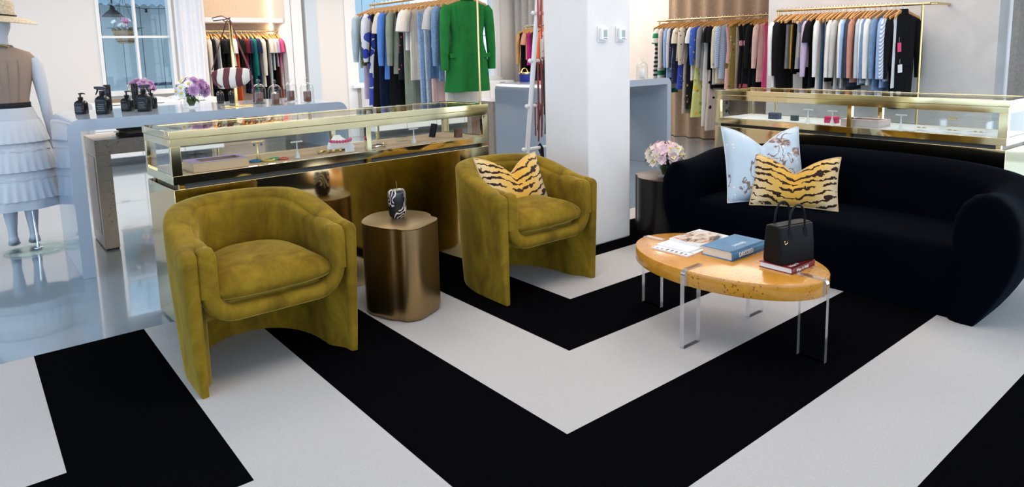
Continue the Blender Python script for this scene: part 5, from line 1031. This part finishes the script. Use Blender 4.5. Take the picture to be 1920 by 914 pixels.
MB().tube([(.055 * math.cos(2 * PI * k / 18), .035 * math.sin(2 * PI * k / 18), -.078 - .01 * math.cos(2 * PI * k / 18) ** 2) for k in range(18)], .016, 8, True).build('collar', GN, gb); MB().tube([(.004, -.052, -.14), (.002, -.058, -.4), (.0, -.066, -.81)], .0022, 5).build('back_seam', GN, gb)
for s in (-1, 1):
    MB().tube([(s * .13, -.040, -.15), (s * .11, -.055, -.4), (s * .115, -.062, -.78)], .002, 5).build('side_seam', GN, gb); MB().box(s * .165 - .045, -.055, -.62, s * .165 + .045, -.040, -.58).build('pocket_flap', GN, gb, bevel=.004)
    for k in range(4): MB().ball((s * .250, -.034, -.66 + .018 * (-k)), .006, n=8, m=4).build('cuff_button', M('dark_button', (.01, .06, .02), .4), gb)

# ---- small rail in the far corner (runs along y)
g = 'garments on the corner rail'; A, B = (8.22, 9.62, 1.80), (8.22, 7.60, 1.80); rail('clothes_rail', A, B, (.02, .98), .001, 'brass clothes rail in the far corner beside the grey curtain')
fill(A, B, PI, .20, [(966, 'top', TN, .75, 'tan coat at the left end of the corner rail', 'coat', LS), (975, 'dress', BK, 1.15, 'black jumpsuit on the corner rail', 'jumpsuit', NO), (981, 'dress', BK, 1.0, 'black dress behind the salmon top', 'dress', NO), (985, 'top', DP, .5, 'salmon pink short sleeved top on the corner rail', 'top', S), (989, 'top', MG, .6, 'magenta top on the corner rail', 'top', NO), (995, 'dress', BR, .95, 'dark brown dress left of the ladder', 'dress', NO), (1003, 'dress', NV, .85, 'navy dress behind the ladder rail', 'dress', NO), (1012, 'dress', OR, .80, 'orange dress right of the ladder rail', 'dress', LS), (1018, 'top', MRB, .45, 'grey marbled blouse beside the column', 'blouse', LS)], g, seed=4, gap=.05)

# ---- rail in front of the taupe curtain (runs along y)
g = 'garments on the curtain rail'; A, B = (8.12, 6.47, 1.747), (8.12, 4.25, 1.740); rail('clothes_rail', A, B, (.015, .985), .001, 'brass clothes rail in front of the taupe curtain', extra=[(8.12, 6.47, 1.747), (8.16, 6.50, 1.747), (8.45, 6.50, 1.747)])
spD = fill(A, B, PI, .20, [(1229, 'dress', NWS, .85, 'navy and white diagonal striped dress at the left end of the curtain rail', 'dress', NO), (1236, 'dress', GWS, .95, 'green and white broad striped dress on the curtain rail', 'dress', S), (1244, 'top', RDT, .55, 'cream blouse with red dots on the curtain rail', 'blouse', LS), (1249, 'dress', NV, .8, 'navy dress right of the red dotted blouse', 'dress', NO), (1254, 'top', SK, .72, 'blue denim look shirt on the curtain rail', 'shirt', LS), (1259, 'top', GWP, .6, 'grey and white printed blouse on the curtain rail', 'blouse', LS), (1266, 'dress', NAVP, .8, 'dark blue speckled dress on the curtain rail', 'dress', LS), (1274, 'top', YCF, .48, 'cream floral top over a royal blue skirt', 'dress', dict(sleeve='short', lower=(RBP, .42, 1.0))), (1282, 'dress', DOT, .52, 'beige dotted blouse over a snake print skirt', 'dress', dict(sleeve='puff', lower=(SNK, .72, 1.0))), (1291, 'dress', BKF, 1.15, 'long black folk flowered dress', 'dress', NO), (1298, 'top', WH, .75, 'white short sleeved dress on the curtain rail', 'dress', S), (1309, 'top', BYF, .42, 'dress with blue yellow top and yellow green floral skirt', 'dress', dict(sleeve='puff', lower=(YGF, .86, 1.25))), (1319, 'top', GR, .75, 'grey cardigan on the curtain rail', 'cardigan', LS), (1324, 'dress', WH, 1.38, 'long white dress, lowest hanging on the curtain rail', 'dress', NO), (1332, 'top', BK, .60, 'black top over a cream skirt with black leaves', 'dress', dict(sleeve='short', lower=(LEAFP, .85, 1.15))), (1339, 'dress', BK, .85, 'black dress right of the leaf print skirt', 'dress', S), (1344, 'top', LG, .8, 'light grey sleeveless shirt on the curtain rail', 'shirt', NO), (1349, 'top', YCF, .78, 'cream and yellow floral shirt dress', 'dress', LS), (1355, 'top', GING, .72, 'blue gingham shirt dress on the curtain rail', 'dress', LS), (1364, 'dress', OPF, 1.0, 'orange and pink large flowered dress', 'dress', NO), (1371, 'dress', OKF, 1.0, 'khaki and orange floral dress', 'dress', NO), (1378, 'trousers', BE, .95, 'beige trousers on the curtain rail', 'trousers', dict(W=.12)), (1388, 'dress', BLF, 1.0, 'black dress with big pink roses', 'dress', NO), (1400, 'dress', BLF, 1.0, 'second black rose printed dress, tagged', 'dress', NO), (1411, 'dress', BK, 1.0, 'wide black dress with white price tags', 'dress', LS), (1421, 'dress', BK, .9, 'black dress left of the pale pink one', 'dress', NO), (1429, 'top', PP, .75, 'pale pink blouse at the right of the curtain rail', 'blouse', LS), (1435, 'dress', PK, .85, 'hot pink dress at the right end by the partition', 'dress', NO)], g, seed=5, gap=.045, jitter=.3, base=-.22)

# ---- rail on the plaster partition (runs along y)
g = 'garments on the partition rail'; A, B = (6.86, 3.875, 1.712), (6.86, 2.40, 1.690)
rail('clothes_rail', A, B, (.012, .96), .001, 'brass clothes rail mounted on the plaster partition', extra=[B, (6.88, 2.372, 1.69), (6.93, 2.36, 1.69), (7.198, 2.36, 1.69)])
TR = dict(W=.075, flare=1.25); sp = fill(A, B, PI, .20, [(1445, 'top', WH, .70, 'white shirt at the left end of the partition rail', 'shirt', LS), (1454, 'top', BK, .72, 'black shirt next to the leftmost white shirt', 'shirt', LS), (1463, 'trousers', GR, .46, 'grey trousers left of the mustard pair', 'trousers', TR), (1472, 'trousers', YE, .46, 'mustard yellow trousers on the partition rail', 'trousers', TR), (1477, 'trousers', BK, .50, 'black trousers right of the mustard pair', 'trousers', TR), (1483, 'trousers', LG, .46, 'pale grey trousers on the partition rail', 'trousers', TR), (1489, 'trousers', BK, .46, 'black trousers right of the pale grey pair', 'trousers', TR), (1493, 'top', WBS, .50, 'white and blue two tone top', 'top', NO), (1500, 'trousers', BK, .66, 'long black trousers left of the ruffled lilac blouse', 'trousers', dict(W=.12)), (1509, 'top', LI, .48, 'lilac ruffled blouse on the partition rail', 'blouse', LS), (1519, 'top', BK, .68, 'black top with a white price tag on the partition rail', 'top', dict(sleeve='short')), (1526, 'trousers', BK, .66, 'black trousers right of the tagged black top', 'trousers', dict(W=.14)), (1531, 'top', WH, .70, 'white shirt left of the denim jeans', 'shirt', LS), (1536, 'trousers', DN, .68, 'mid blue denim jeans on the partition rail', 'jeans', dict(W=.14)), (1541, 'trousers', PD, .68, 'pale blue denim jeans on the partition rail', 'jeans', dict(W=.14)), (1545, 'top', CR, .70, 'cream sleeveless top on the partition rail', 'top', NO), (1550, 'top', BK, .62, 'black vest beside the short white blouse', 'vest', NO), (1556, 'top', WH, .45, 'short white blouse between black pieces', 'blouse', LS), (1562, 'top', BK, .66, 'black top left of the stone shirt', 'top', NO), (1568, 'top', LG, .70, 'stone coloured shirt with long sleeves', 'shirt', LS), (1576, 'top', WH, .68, 'white shirt right of the stone shirt', 'shirt', LS), (1581, 'top', SK, .55, 'sky blue shirt mostly hidden by the charcoal jacket', 'shirt', LS), (1586, 'top', CH, .70, 'charcoal jacket on the partition rail', 'jacket', LS), (1594, 'top', DD, .66, 'dark denim jacket on the partition rail', 'jacket', LS), (1602, 'top', DP, .62, 'dusty pink shirt on the partition rail', 'shirt', LS), (1608, 'top', PB, .64, 'pale blue shirt right of the dusty pink shirt', 'shirt', LS), (1615, 'top', WH, .62, 'white linen shirt left of the blue shirt on the partition rail', 'shirt', LS), (1622, 'top', CB, .60, 'blue shirt between two white shirts', 'shirt', LS), (1632, 'top', WH, .64, 'crisp white blouse left of the chambray shirt', 'blouse', LS), (1643, 'top', CB, .70, 'chambray blue shirt on the partition rail', 'shirt', LS), (1652, 'top', SK, .66, 'light blue shirt right of the chambray shirt', 'shirt', LS), (1660, 'top', BST, .60, 'blue and white pinstriped shirt', 'shirt', LS), (1670, 'top', WH, .66, 'white sleeveless blouse next to the black turtleneck', 'blouse', NO), (1676, 'top', BK, .46, 'black turtleneck sweater over black trousers at the right end', 'sweater', dict(sleeve='long', T=.05, turn=-.26, W=.19, lower=(BK, .42, .55)))], g, seed=6, gap=.028, jitter=.25)
tn = sp[-1]; MB().lathe([(.05, -.098), (.046, -.085), (.044, -.055), (.038, -.052)], 18, sy=.7).build('turtleneck', BK, tn)
pk_tag = M('pink_tag', (.80, .05, .16), .6)
swing_tag(tn, .12, .054, -.36, .05, .085, pk_tag, 0); swing_tag(tn, .10, .058, -.56, .06, .075, paper_m, 0); swing_tag(sp[10], -.21, -.02, -.36, .03, .07, paper_m, PI / 2)
for k, (x, z) in ((23, (.10, -.42)), (24, (.12, -.36)), (24, (.02, -.62))): swing_tag(spD[k], x, .04, z, .045, .075, paper_m, 0)
